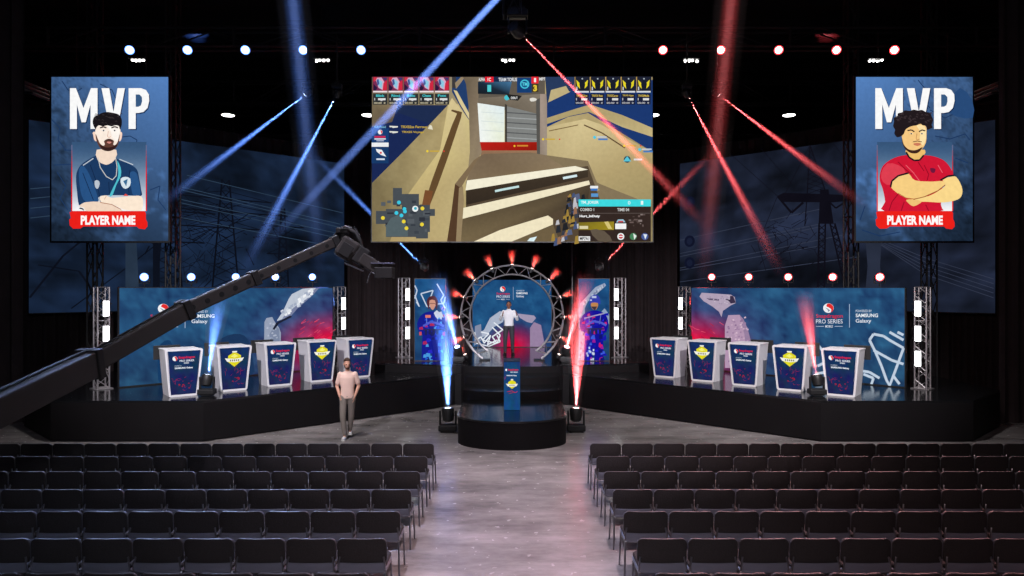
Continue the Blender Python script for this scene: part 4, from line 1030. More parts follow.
# ============================================================ lamps, beams
DIR=lambda a,b:(Vector(b)-Vector(a)).normalized()
BLUE=(.10,.27,1.0); RED=(1.0,.085,.095)
HALO_LENS={'b':emis('blue_halo_lens',(.12,.3,1),3.0),'r':emis('red_halo_lens',(1,.05,.06),2.5)}  # coloured disc paints a glow halo round the white lamp core
CORE={'b':emis('white_blue_lamp',(.85,.93,1),9),'r':emis('white_red_lamp',(1,.86,.86),9)}
HZM={}; BK=3.0
def haze(d,L):
    k='%.3f %.1f'%(d,L)
    if k not in HZM: HZM[k]=haze_mat('haze',d,L)
    return HZM[k]
def spot(loc,d,half,power,col,size,parent,name='lamp',blend=.6):
    l=bpy.data.lights.new(name,'SPOT'); l.energy=power; l.color=col; l.spot_size=2*math.radians(half); l.spot_blend=blend; l.shadow_soft_size=size
    o=bpy.data.objects.new(name,l); COL.objects.link(o)
    q=Vector(d).to_track_quat('-Z','Y'); o.rotation_euler=q.to_euler(); o.location=Vector(loc)-(parent.location if parent else Vector((0,0,0))); o.parent=parent
    return o
def beam(parent,a,b,half,col,sig,Lmid,r0,mid=.45,blend=.9,core=.5,cw=.45,soft=0):
    """a narrow spot lamp and a haze cone added to show its light"""
    a=Vector(a);b=Vector(b);d=b-a;L=d.length;u=d.normalized(); dm=L*mid
    tn=math.tan(math.radians(half)); w=2*(r0+dm*tn)
    I=Lmid*4*PI*(dm**2)*math.exp(sig*dm)/(sig*w)
    spot(a,u,half,4*PI*I*BK*(1-.6*core),col,.012,parent,'beam_lamp',blend)
    if core: spot(a,u,half*cw,4*PI*I*BK*core*1.3,tuple(.78*c+.22 for c in col),.006,parent,'beam_core_lamp',1.0)
    q=u.to_track_quat('Z','Y').to_matrix().to_4x4(); q.translation=a
    n=20; ra=r0*.9+.004; rb=(r0*.5+L*tn)*1.03
    mb=MB().lathe([(ra*.5,.004),(ra,.01),(rb,L*.985),(rb*.8,L)],n)
    o=mb.build('light_beam',haze(sig,L),parent,True); o.rotation_euler=q.to_euler(); o.location=a-parent.location; o['label']='beam of light in the haze'
    return o
def moving_head(loc,aim,key,label,cat='stage light',s=1.0,hung=True,pipe=0,lens=None,group=None,base=True):
    """loc = centre of the lens head"""
    loc=Vector(loc);u=DIR(loc,aim)
    zoff=(.30 if hung else -.30)*s
    t=thing('moving_head_spotlight',loc+V(0,0,zoff-(0 if hung else .06*s)),label,cat,group)
    w=loc
    sg=1 if hung else -1
    # base box
    MB().box(w+V(0,0,sg*.30*s),(.40*s,.27*s,.13*s),bev=.02*s).box(w+V(0,0,sg*.385*s) if hung else w+V(0,0,-.375*s),(.30*s,.2*s,.04*s)).build('base',BLACK,t,world=True)
    mb=MB()
    for e in(-1,1): mb.box(w+V(e*.17*s,0,sg*.10*s),(.035*s,.09*s,.34*s),bev=.01*s)
    mb.box(w+V(0,0,sg*.235*s),(.30*s,.09*s,.03*s)).build('yoke',BLACK,t,world=True)
    q=u.to_track_quat('Z','Y').to_matrix().to_4x4(); q.translation=w
    hd=MB().lathe([(.07*s,-.17*s),(.115*s,-.14*s),(.135*s,-.02*s),(.14*s,.08*s),(.125*s,.12*s),(.115*s,.12*s),(.11*s,.1*s)],20,M=q).build('head',BLACKP,t,True,True)
    r=lens or .07*s
    MB().lathe([(r*1.25,.121*s),(r*1.25,.1225*s)],20,M=q).build('lens',HALO_LENS[key],hd,world=False).location=-t.location
    MB().lathe([(r,.123*s),(r*.9,.126*s)],20,M=q).build('lamp_glass',CORE[key],hd,world=False).location=-t.location
    if pipe: 
        MB().tube(w+V(0,0,.40*s),V(w.x,w.y,pipe),.025,8).box(w+V(0,0,.43*s),(.09,.09,.08)).build('hanging_pipe',TRUSSD,t,world=True)
    return t, w+u*.128*s, u

def mir(p): return (1024-p[0],p[1],p[2])
side=[(-1,'b',BLUE,'blue'),(1,'r',RED,'red')]
for s,key,col,cn in side:
    M=(lambda p:p) if s<0 else mir
    A=lambda p:P(*M(p))
    # hung pair, outer one sweeping to the portrait screen, inner one sweeping down the backdrop
    t,a,u=moving_head(A((307.5,93,20.2)),A((160,206,20.0)),key,'small hung moving light whose %s beam reaches the portrait screen'%cn,s=.75,pipe=10.7,lens=.055)
    beam(t,a,A((152,211,20.35)),2.2,col,.07,.85,.045)
    t,a,u=moving_head(A((337,94,20.2)),A((240,285,22.5)),key,'small hung moving light whose %s beam slopes down across the backdrop'%cn,s=.75,pipe=10.7,lens=.055)
    beam(t,a,A((240,278,21.8)),2.3,col,.08,.8,.045)
    # behind the main screen, pointing up and outward
    t,a,u=moving_head(A((424.5,268,22.9)),A((312,152,26)),key,'small moving light below the main screen corner with an upward %s beam'%cn,s=.7,hung=True,lens=.06,pipe=10.9)
    beam(t,a,A((305,146,26)),1.6,col,.08,.6,.045)
    # floor and stage lights
    t,a,u=moving_head(A((448,413.6,17.3)),A((444.5,300,17.6)),key,'black moving light on the floor beside the round podium throwing a %s shaft'%cn,s=1.12,hung=False,lens=.07)
    beam(t,a,A((444.5,302,17.6)),9,col,.16,3.6,.11,mid=.4,blend=.6)
    t,a,u=moving_head(A((458,349.8,21.75)),A((438,283,20.6)),key,'black moving light on the platform edge beside the ring arch, %s beam'%cn,s=.95,hung=False,lens=.07)
    beam(t,a,A((436,272,20.8)),8.5,col,.16,2.6,.10,mid=.4,blend=.6)
    t,a,u=moving_head(A((207,379.5,16.9)),A((221,300,17.3)),key,'black moving light standing between two outer desks with a %s shaft'%cn,s=.95,hung=False,lens=.07)
    beam(t,a,A((221,288,17.3)),7.5,col,.16,2.3,.10,mid=.4,blend=.6)
    # long shafts from front of house
    e0,e1=A((289,-40,8.5)),A((322,288,21.6)); e0=e0-(e1-e0).normalized()*8
    t,a,u=moving_head(e0,e1,key,'front moving light sending a wide faint %s shaft down past the hung pair'%cn,s=1.0,pipe=13.84)
    beam(t,a,e1,.9,col,.007,.10,.10,mid=.5,blend=1.0,core=.7,cw=.16)
# the two crossing shafts over the main screen
e0,e1=P(520,-26,13.5),P(258,254,25.2); e0=e0-(e1-e0).normalized()*8
t,a,u=moving_head(e0,e1,'b','front moving light sending the long blue shaft across the main screen',s=1.0,pipe=13.84)
beam(t,a,e1,.55,BLUE,.035,.62,.075,mid=.45)
t,a,u=moving_head(P(517.5,30,15),P(712,232,24.5),'r','moving light hung at the centre with a red shaft across the main screen',s=1.1)
tr=lattice(MB(),P(512,17,15),V(P(512,17,15).x,15,13.84),.36,.3,6,.022,.012).build('drop_truss',TRUSSD,t,world=True)
beam(t,a,P(712,232,24.3),1.25,RED,.05,.85,.07,mid=.3)

def par(loc,aim,key,label,group,s=1.0,up=True,power=0,half=30,col=(1,1,1),post=.2,soft=.12):
    loc=Vector(loc);u=DIR(loc,aim); t=thing('par_spotlight',loc+V(0,0,post if up else -post),label,'stage light',group)
    q=u.to_track_quat('Z','Y').to_matrix().to_4x4(); q.translation=loc
    MB().lathe([(.06*s,-.22*s),(.10*s,-.2*s),(.125*s,-.05*s),(.14*s,.05*s),(.14*s,.09*s),(.128*s,.09*s),(.125*s,.06*s)],20,M=q).build('can',BLACKP,t,True,True)
    l=MB().lathe([(.126*s,.062*s),(.126*s,.07*s)],20,M=q).build('lens',HALO_LENS[key],t,world=True)
    MB().lathe([(.092*s,.071*s),(.085*s,.078*s)],20,M=q).build('lamp_glass',CORE[key],l).location=-t.location
    sg=1 if up else -1
    mb=MB()
    for e in(-1,1): mb.box(loc+V(e*.16*s,0,sg*.07),(.015,.05,.2))
    mb.box(loc+V(0,0,sg*.17),(.335*s,.05,.015)).tube(loc+V(0,0,sg*.17),loc+V(0,0,sg*post),.018,6).build('yoke',BLACK,t,world=True)
    if power: spot(loc+u*.1*s,u,half,power,col,soft,t,'par_light',.8)
    return t
pos=['outermost','second from the outer end','middle','second from the inner end','innermost']
for s,key,col,cn in side:
    for k in range(5):
        px=130+57.8*k; px=px if s<0 else 1024-px
        loc=P(px,49.6,21.2)
        x=loc.x
        par(loc,V(x*.45,4,1.5),key,'%s lamp glowing on the long roof truss, %s of five'%(cn,pos[k]),'par lamps on the roof truss',1.05,True,2600 if s<0 else 1900,24,(.42,.56,1) if s<0 else (1,.42,.42),.22)
    for k,px in enumerate((144.5,191.5,236,275.5,312.5)):
        a=(px-512)/F; tt=(a*18.35+10.1)/(1-a); x=-10.1+tt; D=18.35+tt
        if s>0: x=-x
        z=HC+(HZ-276.8)*D/F
        par(V(x,D,z),V(x*.4,3,2.0),key,'%s lamp on top of the wing banner, %s of five'%(cn,pos[k]),'par lamps above the wing banners',.84,False,130,28,(.4,.55,1) if s<0 else (1,.35,.35),z-3.535)

# ring arch with its thirteen red lamps
AC=P(512,316.5,22.5); RO,RI=1.62,1.33
t=thing('ring_arch',V(0,22.5,CH),'round aluminium truss arch on the centre platform ringed with red lamps','arch')
a0=math.radians(145); NS=60
mb=MB()
for R in(RO,RI):
    for dy in(-.13,.13): mb.path([AC+V(R*math.sin(a0*(2*k/NS-1)),dy,R*math.cos(a0*(2*k/NS-1))) for k in range(NS+1)],.024,8)
mb.build('chord',ALU,t,True,True)
mb=MB(); NB=34
for k in range(NB):
    a,b=a0*(2*k/NB-1),a0*(2*(k+1)/NB-1); R1,R2=(RO,RI) if k%2 else (RI,RO)
    for dy in(-.13,.13): mb.tube(AC+V(R1*math.sin(a),dy,R1*math.cos(a)),AC+V(R2*math.sin(b),dy,R2*math.cos(b)),.012,6)
    if k%2==0:
        for R in(RO,RI): mb.tube(AC+V(R*math.sin(a),-.13,R*math.cos(a)),AC+V(R*math.sin(a),.13,R*math.cos(a)),.011,6)
mb.build('web',ALU,t,True,True)
for e in(-1,1):
    x=1.5*math.sin(a0); z=AC.z+1.5*math.cos(a0); MB().box(V(e*x,22.5,CH+.02),(.34,.36,.03),bev=.006).build('foot_plate',BLACK,t,world=True)
where=['at the crown','first step from the crown','second step from the crown','third step from the crown','level with the arch centre','just below the arch centre','at the foot']
FLM=1.6
for k in range(7):
    for s in ((0,) if k==0 else (-1,1)):
        a=math.radians(22.6*k)*s; R=RO-.02
        if k==6: loc=AC+V(s*1.45,-.35,-1.2); d=V(s*.5,-.1,1).normalized()
        else: loc=AC+V(R*math.sin(a),-.2,R*math.cos(a)); d=V(math.sin(a),-.05,math.cos(a)).normalized()
        lab='red ring arch lamp, '+where[k]+('' if s==0 else (', blue-lit side' if s<0 else ', red-lit side'))
        t2=thing('arch_spotlight',loc,lab,'stage light','red lamps around the ring arch')
        q=d.to_track_quat('Z','Y').to_matrix().to_4x4(); q.translation=loc
        MB().lathe([(.03,-.1),(.05,-.09),(.06,.03),(.055,.04),(.05,.03)],14,M=q).build('can',BLACKP,t2,True,True)
        MB().lathe([(.05,.035),(.045,.045)],14,M=q).build('lens',emis('hot_red_lamp',(1,.75,.68),7),t2,world=True)
        MB().box(loc-d*.03+V(0,.1,0),(.03,.2,.03)).build('clamp',BLACK,t2,world=True)
        beam(t2,loc+d*.05,loc+d*(.52 if k<6 else .36),22,(1,.055,.04),.4,4.5,.06,mid=.45,blend=1.0,core=0)

# house lights under the roof
bays=['outermost blue-side','second blue-side','middle','second red-side','outermost red-side']
WL=emis('house_lamp',(1,.98,.94),7)
for k,px in enumerate((138,322,508,691,876)):
    loc=P(px,61,26); 
    t=thing('ceiling_downlight',loc+V(0,0,.25),'small white house lamp cluster above the stage, %s one in the nearer row'%bays[k],'ceiling light','nearer row of house lights')
    MB().box(loc+V(0,0,.1),(.62,.3,.1),bev=.02).tube(loc+V(0,0,.14),V(loc.x,loc.y,13.84),.015,6).build('housing',BLACK,t,world=True)
    rnd=random.Random(k)
    for e in range(4):
        c=loc+V(-.21+.14*e,0,-.02+rnd.uniform(-.03,.03)); MB().lathe([(.036,0),(.05,.07)],12,M=Matrix.Translation(c)@Matrix.Rotation(rnd.uniform(-.5,.5),4,'Y')).build('lamp',WL,t,world=True)
    spot(loc-V(0,0,.1),V(0,-.25,-1),55,130,(1,.96,.9),.25,t,'house_lamp',.8)
for k,px in enumerate((228,368,511,653,789)):
    loc=P(px,115,34)
    t=thing('ceiling_downlight',loc+V(0,0,.25),'oval white house lamp at the far end of the roof, %s from the blue side'%ORD[k],'ceiling light','far row of house lights')
    MB().lathe([(.12,.28),(.2,.2),(.3,.05),(.31,.0)],18,M=Matrix.Translation(loc)).tube(loc+V(0,0,.28),V(loc.x,loc.y,13.84),.015,6).build('housing',BLACK,t,world=True)
    MB().lathe([(.27,-.02),(.29,.0)],18,M=Matrix.Translation(loc-V(0,0,.01))).build('lamp',WL,t,world=True)
# cable drop beside the arch
tag(MB().path([P(572,236,24.2),P(572.2,290,24.2),P(572,354,24.2)],.012,6).build('cable_drop',mat('grey_cable',C(120,118,120),.5)),'thin grey cable hanging beside the helmeted soldier banner','cable')

# front of house washes (their lanterns hang above and behind the seating, outside the photograph)
def wash(x,y,z,tx,ty,tz,half,e,col,label,soft=.15):
    t=par(V(x,y,z),V(tx,ty,tz),'b' if col[2]>col[0] else 'r',label,'front of house lamps',1.3,True,e,half,col,.25,soft)
    return t
FW=[(-6,3.5,10.5,-7,20,2.2,19,11500,(1,.95,1)),(6,3.5,10.5,7,20,2.2,19,11500,(1,.93,.95)),
    (0,2.5,10.5,0,23.5,2.4,12,19000,(.95,.93,1)),(-2.5,9,11.5,-1.2,10.5,0,30,3900,(.8,.76,.95)),(2.5,9,11.5,1.2,10.5,0,30,3900,(1,.74,.76))]
FL=['front lamp aimed at the blue-lit wing','front lamp aimed at the red-lit wing','front lamp aimed at the lectern','overhead lamp washing the aisle from the blue side','overhead lamp washing the aisle from the red side']
for a,l in zip(FW,FL): wash(*a,l)

for s,c,l in((-1,(.86,.9,1),'added unseen rear fill lamp washing the blue-lit chair backs'),(1,(1,.72,.68),'added unseen rear fill lamp washing the red-lit chair backs')):
    wash(s*-3.2,-3.4,8.0,s*5.5,10,.3,36,1300,c,l,.9)  # fill lamps added behind the camera to lift the chair backs

for s,l in((-1,'added unseen fill lamp lighting the floor before the blue-lit wing'),(1,'added unseen fill lamp lighting the floor before the red-lit wing')):
    wash(s*5,13.6,11.6,s*5.5,15.6,0,38,2600,(1,.97,.94),l,.3)  # fill lamps added out of view to brighten this floor strip

# ============================================================ people
SKIN=mat('skin',C(214,160,138),.55,noise_amt=.05); SKIN2=mat('brown_skin',C(150,98,76),.55,noise_amt=.05)
def capsules(lst,vox,name,m,parent,smooth=3):
    """one continuous surface grown round a skeleton of tapering limbs"""
    mb=MB()
    for a,ra,b,rb in lst:
        a=Vector(a);b=Vector(b)
        mb.ell(a,(ra,ra,ra),nu=12,nv=8); mb.ell(b,(rb,rb,rb),nu=12,nv=8)
        if (b-a).length>1e-4: mb.tube(a,b,ra,12,r1=rb)
    return mb
def remesh(mb,vox,name,m,parent,smooth=3):
    o=mb.build(name,m,None); md=o.modifiers.new('r','REMESH'); md.mode='VOXEL'; md.voxel_size=vox
    s=o.modifiers.new('s','SMOOTH'); s.iterations=smooth; s.factor=.5
    dg=bpy.context.evaluated_depsgraph_get(); me=bpy.data.meshes.new_from_object(o.evaluated_get(dg))
    me.materials.clear(); me.materials.append(m); me.polygons.foreach_set('use_smooth',[True]*len(me.polygons))
    old=o.data; o.modifiers.clear(); o.data=me; bpy.data.meshes.remove(old); o.parent=parent
    return o
def hand(lst,w,dirv,palm,side,curl=.5):
    """palm, four fingers of different length and a thumb leaving the side of the palm"""
    d=Vector(dirv).normalized(); pn=Vector(palm).normalized(); sd=d.cross(pn).normalized()*side
    w=Vector(w)
    for k in(-1,0,1): lst.append((w+sd*k*.022,.017,w+d*.085+sd*k*.026,.014))
    for k,L in zip((-1.5,-.5,.5,1.5),(.062,.078,.084,.070)):
        a=w+d*.088+sd*k*.0215; b=a+(d*math.cos(curl*.5)+pn*math.sin(curl*.5)).normalized()*L*.55; c=b+(d*math.cos(curl*1.3)+pn*math.sin(curl*1.3)).normalized()*L*.5
        lst.append((a,.0092,b,.0085)); lst.append((b,.0085,c,.007))
    a=w+d*.02+sd*.03; b=a+(d*.6+sd*.7+pn*.25).normalized()*.045; c=b+(d*.85+sd*.3+pn*.35).normalized()*.035
    lst.append((a,.013,b,.0105)); lst.append((b,.0105,c,.0085))
def head_parts(c,yaw,pitch,skin,hairm,parent,lst,style,S=1.0):
    R=(Matrix.Rotation(yaw,4,'Z')@Matrix.Rotation(pitch,4,'X')); R3=R.to_3x3()
    T=lambda x,y,z:Vector(c)+R3@Vector((x,y,z))
    mb=MB()
    mb.ell(T(0,.012,.025),(.076,.094,.098),R=R3); mb.ell(T(0,-.02,-.04),(.057,.066,.074),R=R3); mb.ell(T(0,-.05,-.083),(.03,.028,.024),R=R3)
    mb.tube(T(0,-.082,.022),T(0,-.106,-.018),.008,8,r1=.015); mb.ell(T(0,-.1,-.02),(.017,.014,.012),R=R3)
    mb.ell(T(0,-.081,-.052),(.025,.012,.008),R=R3)
    for e in(-1,1): mb.ell(T(e*.078,.012,-.005),(.011,.02,.032),R=R3); mb.ell(T(e*.03,-.076,.03),(.022,.012,.007),R=R3)
    # caller adds the neck and limbs
    def extras():
        for e in(-1,1):
            ey=MB().ell(T(e*.029,-.079,.012),(.011,.009,.008),R=R3).build('eye',mat('dark_eye',C(40,30,28),.2),parent,True)
        MB().ell(T(0,-.09,-.052),(.022,.008,.005),R=R3).build('mouth',mat('lips',C(170,100,92),.5),parent,True)
        h=MB()
        if style=='beard':
            h.ell(T(0,.036,.06),(.084,.09,.08),R=R3); h.ell(T(-.02,-.035,.122),(.055,.042,.024),R=R3); h.ell(T(.03,-.04,.118),(.04,.032,.024),R=R3); h.ell(T(0,.07,.0),(.07,.05,.07),R=R3)
        else:
            h.ell(T(0,.022,.048),(.079,.092,.079),R=R3)
        remesh(h,.009,'hair',hairm,parent,2)
        if style=='beard':
            b=MB(); b.ell(T(0,-.045,-.075),(.052,.052,.035),R=R3)
            for e in(-1,1): b.ell(T(e*.055,-.012,-.045),(.018,.04,.045),R=R3)
            b.ell(T(0,-.086,-.036),(.03,.012,.007),R=R3)
            remesh(b,.009,'beard',hairm,parent,2)
    return mb,extras
def addcaps(mb,lst):
    for a,ra,b,rb in lst:
        a=Vector(a);b=Vector(b); mb.ell(a,(ra,)*3,nu=12,nv=8); mb.ell(b,(rb,)*3,nu=12,nv=8); mb.tube(a,b,ra,12,r1=rb)
    return mb
def shoe(p,yaw,m,sole,parent,pitch=0):
    R=(Matrix.Rotation(yaw,4,'Z')@Matrix.Rotation(pitch,4,'X')).to_3x3(); T=lambda x,y,z:Vector(p)+R@Vector((x,y,z))
    mb=MB(); mb.ell(T(0,.02,.055),(.043,.07,.052),R=R); mb.ell(T(0,-.08,.042),(.046,.085,.036),R=R); mb.ell(T(0,-.14,.036),(.043,.05,.03),R=R); mb.tube(T(0,.03,.05),T(0,.035,.12),.042,12,r1=.045)
    o=remesh(mb,.009,'shoe',m,parent,2)
    s=MB(); pts=[(-.038,.085),(.038,.085),(.046,.02),(.05,-.1),(.04,-.17),(.0,-.195),(-.04,-.17),(-.05,-.1),(-.046,.02)]
    s.add([T(x,y,.0) for x,y in pts]+[T(x,y,.024) for x,y in pts],[tuple(range(9)),tuple(range(9,18))]+[(k,(k+1)%9,9+(k+1)%9,9+k) for k in range(9)])
    s.build('sole',sole,o)
    return o
# --- the walking man in front of the stage
t=thing('person',(-3.84,16.6,0),'man in pale pink T-shirt and grey trousers strolling before the blue-lit wing','person'); t.rotation_euler=(0,0,.12); t.scale=(.97,1.0,1.04)
hp=[V(-.095,.0,.93),V(.095,.01,.93)]
kn=[V(-.10,-.10,.50),V(.085,.06,.49)]; an=[V(-.055,-.13,.085),V(.04,.14,.14)]
shd=[V(-.175,0,1.435),V(.175,.01,1.435)]; el=[V(-.255,.05,1.17),V(.262,.05,1.17)]; wr=[V(-.178,-.07,.955),V(.185,-.065,.955)]
mb,ex=head_parts((-.005,-.035,1.665),.28,.22,SKIN,mat('brown_hair',C(66,46,36),.7,noise_amt=.3,nscale=40),t,[],'beard')
L=[(V(0,.012,1.46),.056,V(0,-.012,1.60),.053),(V(0,.01,1.40),.085,V(0,.01,1.1),.085),(V(0,.01,1.1),.085,V(0,.01,.98),.085),(V(-.12,.01,1.42),.05,V(.12,.01,1.42),.05)]
for k in(0,1):
    L+=[(shd[k],.055,el[k],.043),(el[k],.043,wr[k],.028)]; hl=[]
    hand(hl,wr[k],(.25*(1 if k==0 else -1),.15,-1),(1 if k==0 else -1,.2,0),1 if k==0 else -1,.35); L+=hl
    L+=[(hp[k],.085,kn[k],.052),(kn[k],.055,an[k],.035),(an[k],.035,an[k]+V(0,-.05,-.03),.03)]
addcaps(mb,L); remesh(mb,.0085,'body',SKIN,t,2); ex()
sh=MB()
sh.loft([(0,.01,.90,.168,.112),(0,.01,1.0,.166,.116),(0,.01,1.12,.158,.112),(0,.012,1.25,.178,.118),(0,.012,1.36,.19,.118),(0,.014,1.43,.178,.1),(0,.014,1.475,.13,.078),(0,.012,1.505,.075,.066)],p=2.4)
for k in(0,1): addcaps(sh,[(shd[k]+V(0,0,-.005),.064,shd[k].lerp(el[k],.72),.062)])
remesh(sh,.011,'t_shirt',mat('pale_pink_cotton',C(232,196,184),.8,noise_amt=.05,nscale=14,bump=.4),t,2)
tr_=MB(); tr_.ell(V(0,.012,.945),(.168,.118,.10))
for k in(0,1): addcaps(tr_,[(hp[k]+V(0,0,-.02),.098,kn[k],.073),(kn[k],.075,an[k]+V(0,0,.04),.058)])
for k in(0,1): tr_.ell(wr[k]+V((.03 if k==0 else -.03),.03,-.06),(.05,.05,.09))
remesh(tr_,.011,'trousers',mat('grey_trousers',C(128,118,112),.8,noise_amt=.1,nscale=10,bump=.3),t,2)
WS=mat('white_trainer',C(235,232,234),.5)
shoe(V(-.055,-.13,0),-.1,WS,mat('white_sole',C(245,243,243),.5),t); shoe(V(.045,.15,.02),.12,WS,MATS['white_sole'],t,-.3)
# --- the presenter in the arch
t=thing('person',P(508.8,300,24.4)*1.0,'presenter in white shirt and dark trousers gesturing with both hands under the ring arch','person'); t.location.z=CH; t.scale=(1.02,)*3
hp=[V(-.095,0,.93),V(.095,0,.93)]; kn=[V(-.12,-.02,.50),V(.12,-.02,.50)]; an=[V(-.125,.01,.085),V(.13,.0,.085)]
shd=[V(-.175,0,1.435),V(.175,0,1.435)]; el=[V(-.285,-.02,1.19),V(.28,-.03,1.19)]; wr=[V(-.21,-.19,1.32),V(.27,-.19,1.33)]
mb,ex=head_parts((0,-.02,1.665),-.1,.05,SKIN2,mat('dark_short_hair',C(46,34,32),.8),t,[],'short')
L=[(V(0,.012,1.46),.056,V(0,-.012,1.60),.053),(V(0,.01,1.40),.085,V(0,.01,1.1),.085),(V(0,.01,1.1),.085,V(0,.01,.98),.085),(V(-.12,.01,1.42),.05,V(.12,.01,1.42),.05)]
for k in(0,1):
    L+=[(shd[k],.055,el[k],.043),(el[k],.043,wr[k],.028)]; hl=[]
    hand(hl,wr[k],(.15*(1 if k==0 else -1),-.25,1),(1 if k==0 else -1,-.2,0),-1 if k==0 else 1,.5); L+=hl
    L+=[(hp[k],.085,kn[k],.052),(kn[k],.055,an[k],.035),(an[k],.035,an[k]+V(0,-.05,-.03),.03)]
addcaps(mb,L); remesh(mb,.0085,'body',SKIN2,t,2); ex()
sh=MB(); sh.loft([(0,.01,.96,.168,.112),(0,.01,1.0,.166,.116),(0,.01,1.12,.158,.112),(0,.012,1.25,.178,.118),(0,.012,1.36,.19,.118),(0,.014,1.43,.178,.1),(0,.014,1.475,.13,.078),(0,.012,1.505,.075,.066)],p=2.4); sh.tube(V(0,.0,1.49),V(0,-.01,1.54),.068,14)
for k in(0,1): addcaps(sh,[(shd[k],.064,el[k],.056),(el[k],.058,wr[k]+(el[k]-wr[k])*.15,.042)])
remesh(sh,.011,'shirt',mat('white_shirt',C(240,240,244),.7,noise_amt=.03),t,2)
tr_=MB(); tr_.ell(V(0,.012,.945),(.165,.118,.10))
for k in(0,1): addcaps(tr_,[(hp[k]+V(0,0,-.02),.098,kn[k],.072),(kn[k],.072,an[k]+V(0,0,.02),.056)])
remesh(tr_,.011,'trousers',mat('charcoal_trousers',C(52,52,60),.75),t,2)
BS=mat('black_leather',C(30,26,26),.35)
shoe(V(-.125,.01,0),-.2,BS,BLACKP,t); shoe(V(.13,0,0),.2,BS,BLACKP,t)

# ============================================================ camera crane
CR=mat('crane_grey',C(52,46,43),.75,.0,noise_amt=.12,nscale=4); CRD=mat('crane_dark',C(30,27,26),.7,0)
J=[(P(-110,462,6.4),.36),(P(92,363,9.2),.34),(P(187,309,10.4),.25),(P(256,277.5,11.2),.205),(P(337,241,12.0),.175)]
t=thing('camera_crane',(J[0][0].x,J[0][0].y,0),'long grey telescopic camera crane reaching in over the seats towards the stage','camera crane')
ov=[None,(.34,.26),(.25,.2),(.20,.155),(.165,.13)]
def bar(mb,a,b,h,w,bev=.02):
    d=(b-a);u=d.normalized();s=u.cross(V(0,0,1)).normalized();up=s.cross(u).normalized()
    M=Matrix((( *s,0),(*u,0),(*up,0),(0,0,0,1))).transposed(); M.translation=(a+b)/2
    mb.box((0,0,0),(w,d.length,h),bev=bev,M=M); return M
for i in range(1,5):
    a,b=J[i-1][0],J[i][0]; h,w=ov[i]; mb=MB(); M=bar(mb,a-(b-a)*.06 if i>1 else a,b,h,w)
    sec=mb.build('boom_section',CR,t,False,True)
    mb=MB(); u=(b-a).normalized(); bar(mb,b-u*.09,b+u*.03,h*1.16,w*1.22,.012); mb.build('collar',CRD,sec,False).location=-t.location
    if i>=3:
        L=(b-a).length
        for k in range(5):
            MB().tube(M@V(-w*.52,-L*.42+k*L*.2,0),M@V(w*.52,-L*.42+k*L*.2,0),h*.2,14).build('side_hole',mat('hole_black',C(8,8,8),.8),sec,False).location=-t.location
    if i<=2:
        mb=MB(); s=u.cross(V(0,0,1)).normalized(); up=s.cross(u); mb.path([a+up*(h*.56),b+up*(h*.56)],.014,6); mb.build('control_cable',CRD,t,world=True)
# pedestal and dolly of the crane, just outside the photograph
b0=J[0][0]; d0=(J[1][0]-J[0][0]).normalized(); pb=b0-d0*1.3
mb=MB(); bar(mb,b0-d0*3.0,b0+d0*.05,.4,.3,.03); mb.build('boom_section',CR,t,False,True)
mb=MB(); bar(mb,b0-d0*3.3,b0-d0*2.8,.5,.5,.03); mb.build('counterweight',CRD,t,False,True)
MB().tube((pb.x,pb.y,.25),(pb.x,pb.y,pb.z-.14),.12,16,r1=.09).box((pb.x,pb.y,pb.z-.17),(.5,.3,.2),bev=.03).build('pedestal',CR,t,False,True)
MB().box((pb.x,pb.y,.22),(1.1,1.1,.1),bev=.02).build('dolly',CRD,t,False,True)
for e in(-1,1):
    for f in(-1,1): MB().tube((pb.x+e*.45-.05,pb.y+f*.45,.14),(pb.x+e*.45+.05,pb.y+f*.45,.14),.14,18).build('wheel',mat('rubber',C(22,22,22),.8),t,True,True)
# remote head with the camera under the tip
E=J[4][0]; D=12.0
def at(px,py,dd=0): return P(px,py,D+dd)
t=thing('crane_camera',at(352,236),'television camera on a remote head slung from the crane tip','camera')
mb=MB().path([at(333,242),at(338,233),at(348,229),at(356,233),at(360,243),at(362,256),at(364,268)],.045,10); mb.build('head_arc',CRD,t,True,True)
mb=MB().box(at(343,231),(.2,.2,.1),bev=.02).tube(at(343,234),at(343,242),.07,14); mb.build('mount',CRD,t,False,True)
MB().path([at(340,229,-.12),at(345,226,-.12),at(352,228,-.12)],.012,6).path([at(354,227,-.1),at(359,234,-.1)],.01,6).build('cable_loop',CHROME,t,world=True)
def rb(c,d,rz,m,name,par=None,ry=0,rx=0,bev=.025):
    M=Matrix.Translation(c)@Matrix.Rotation(rz,4,'Z')@Matrix.Rotation(rx,4,'X')@Matrix.Rotation(ry,4,'Y')
    return MB().box((0,0,0),d,bev=bev,M=M).build(name,m,par or t,False,par is None) if par is None else None
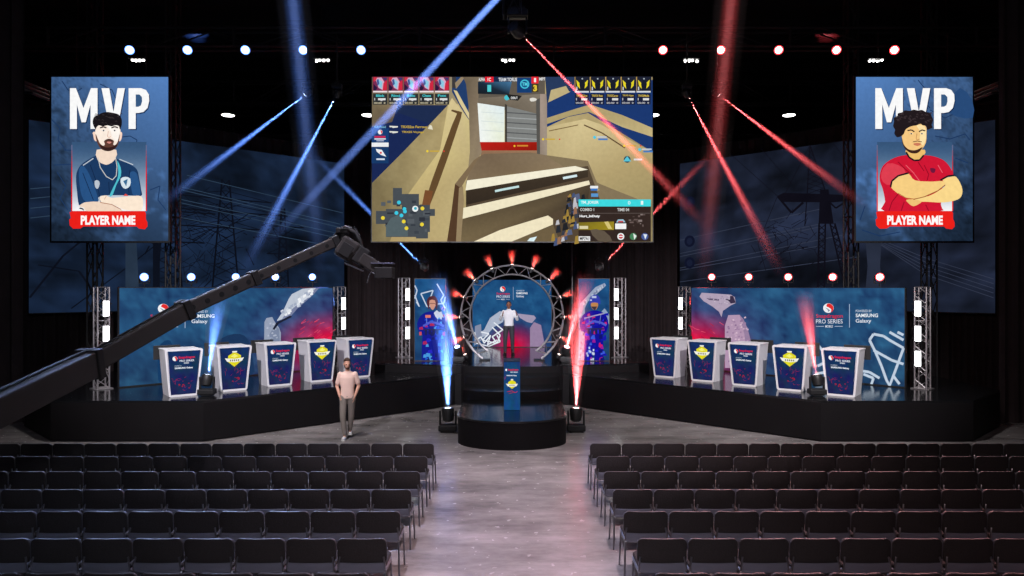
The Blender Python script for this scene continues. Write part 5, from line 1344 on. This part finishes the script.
rb(at(347,249),(.32,.34,.36),.3,CR,'motor_housing',ry=.55,bev=.05)
rb(at(346,250,-.2),(.2,.03,.22),.1,CRD,'side_cover',ry=.55,bev=.01)
rb(at(361,256),(.2,.3,.3),.2,CRD,'tilt_bracket',ry=.6)
rb(at(369,263),(.36,.26,.22),.2,CR,'camera_body',ry=.6,bev=.03)
q=(V(.75,-.15,-.5)).normalized().to_track_quat('Z','Y').to_matrix().to_4x4(); q.translation=at(373,265)
MB().lathe([(.075,0),(.085,.1),(.08,.16),(.1,.18),(.1,.24),(.085,.24),(.08,.2)],18,M=q).build('lens',CRD,t,True,True)
MB().box(at(385,273),(.3,.32,.2),bev=.02).build('matte_box',CRD,t,world=True)
MB().box(at(383,263.5),(.36,.3,.015),bev=.004).build('sun_flap',mat('flap_blue_grey',C(110,112,135),.4),t,world=True)
rb(at(354,267),(.34,.24,.02),.2,mat('plate_grey',C(112,114,126),.4,.5),'base_plate',ry=.42,bev=.004)
MB().path([at(367,283,-.1),at(369,276,-.1),at(371,272,-.1),at(384,277,-.1)],.012,6).build('handle_rod',CHROME,t,world=True)

# ============================================================ camera
cam=bpy.data.cameras.new('camera'); cam.sensor_width=36; cam.lens=36*F/1024; cam.shift_y=-2/1024; cam.clip_end=200
co=bpy.data.objects.new('camera',cam); COL.objects.link(co); co.location=(0,0,HC); co.rotation_euler=(PI/2,0,0); SC.camera=co
w=bpy.data.worlds.new('world'); SC.world=w; w.use_nodes=True
w.node_tree.nodes['Background'].inputs[0].default_value=(.5,.55,.7,1); w.node_tree.nodes['Background'].inputs[1].default_value=.1
vs=SC.view_settings; SC.display_settings.display_device='sRGB'; vs.view_transform='Standard'; vs.look='None'; vs.gamma=1; vs.exposure=0; vs.use_curve_mapping=False
cy=SC.cycles; cy.use_denoising=True; cy.volume_bounces=0; cy.max_bounces=6; cy.diffuse_bounces=3; cy.glossy_bounces=3; cy.transmission_bounces=2; cy.sample_clamp_indirect=4
cy.volume_step_rate=2
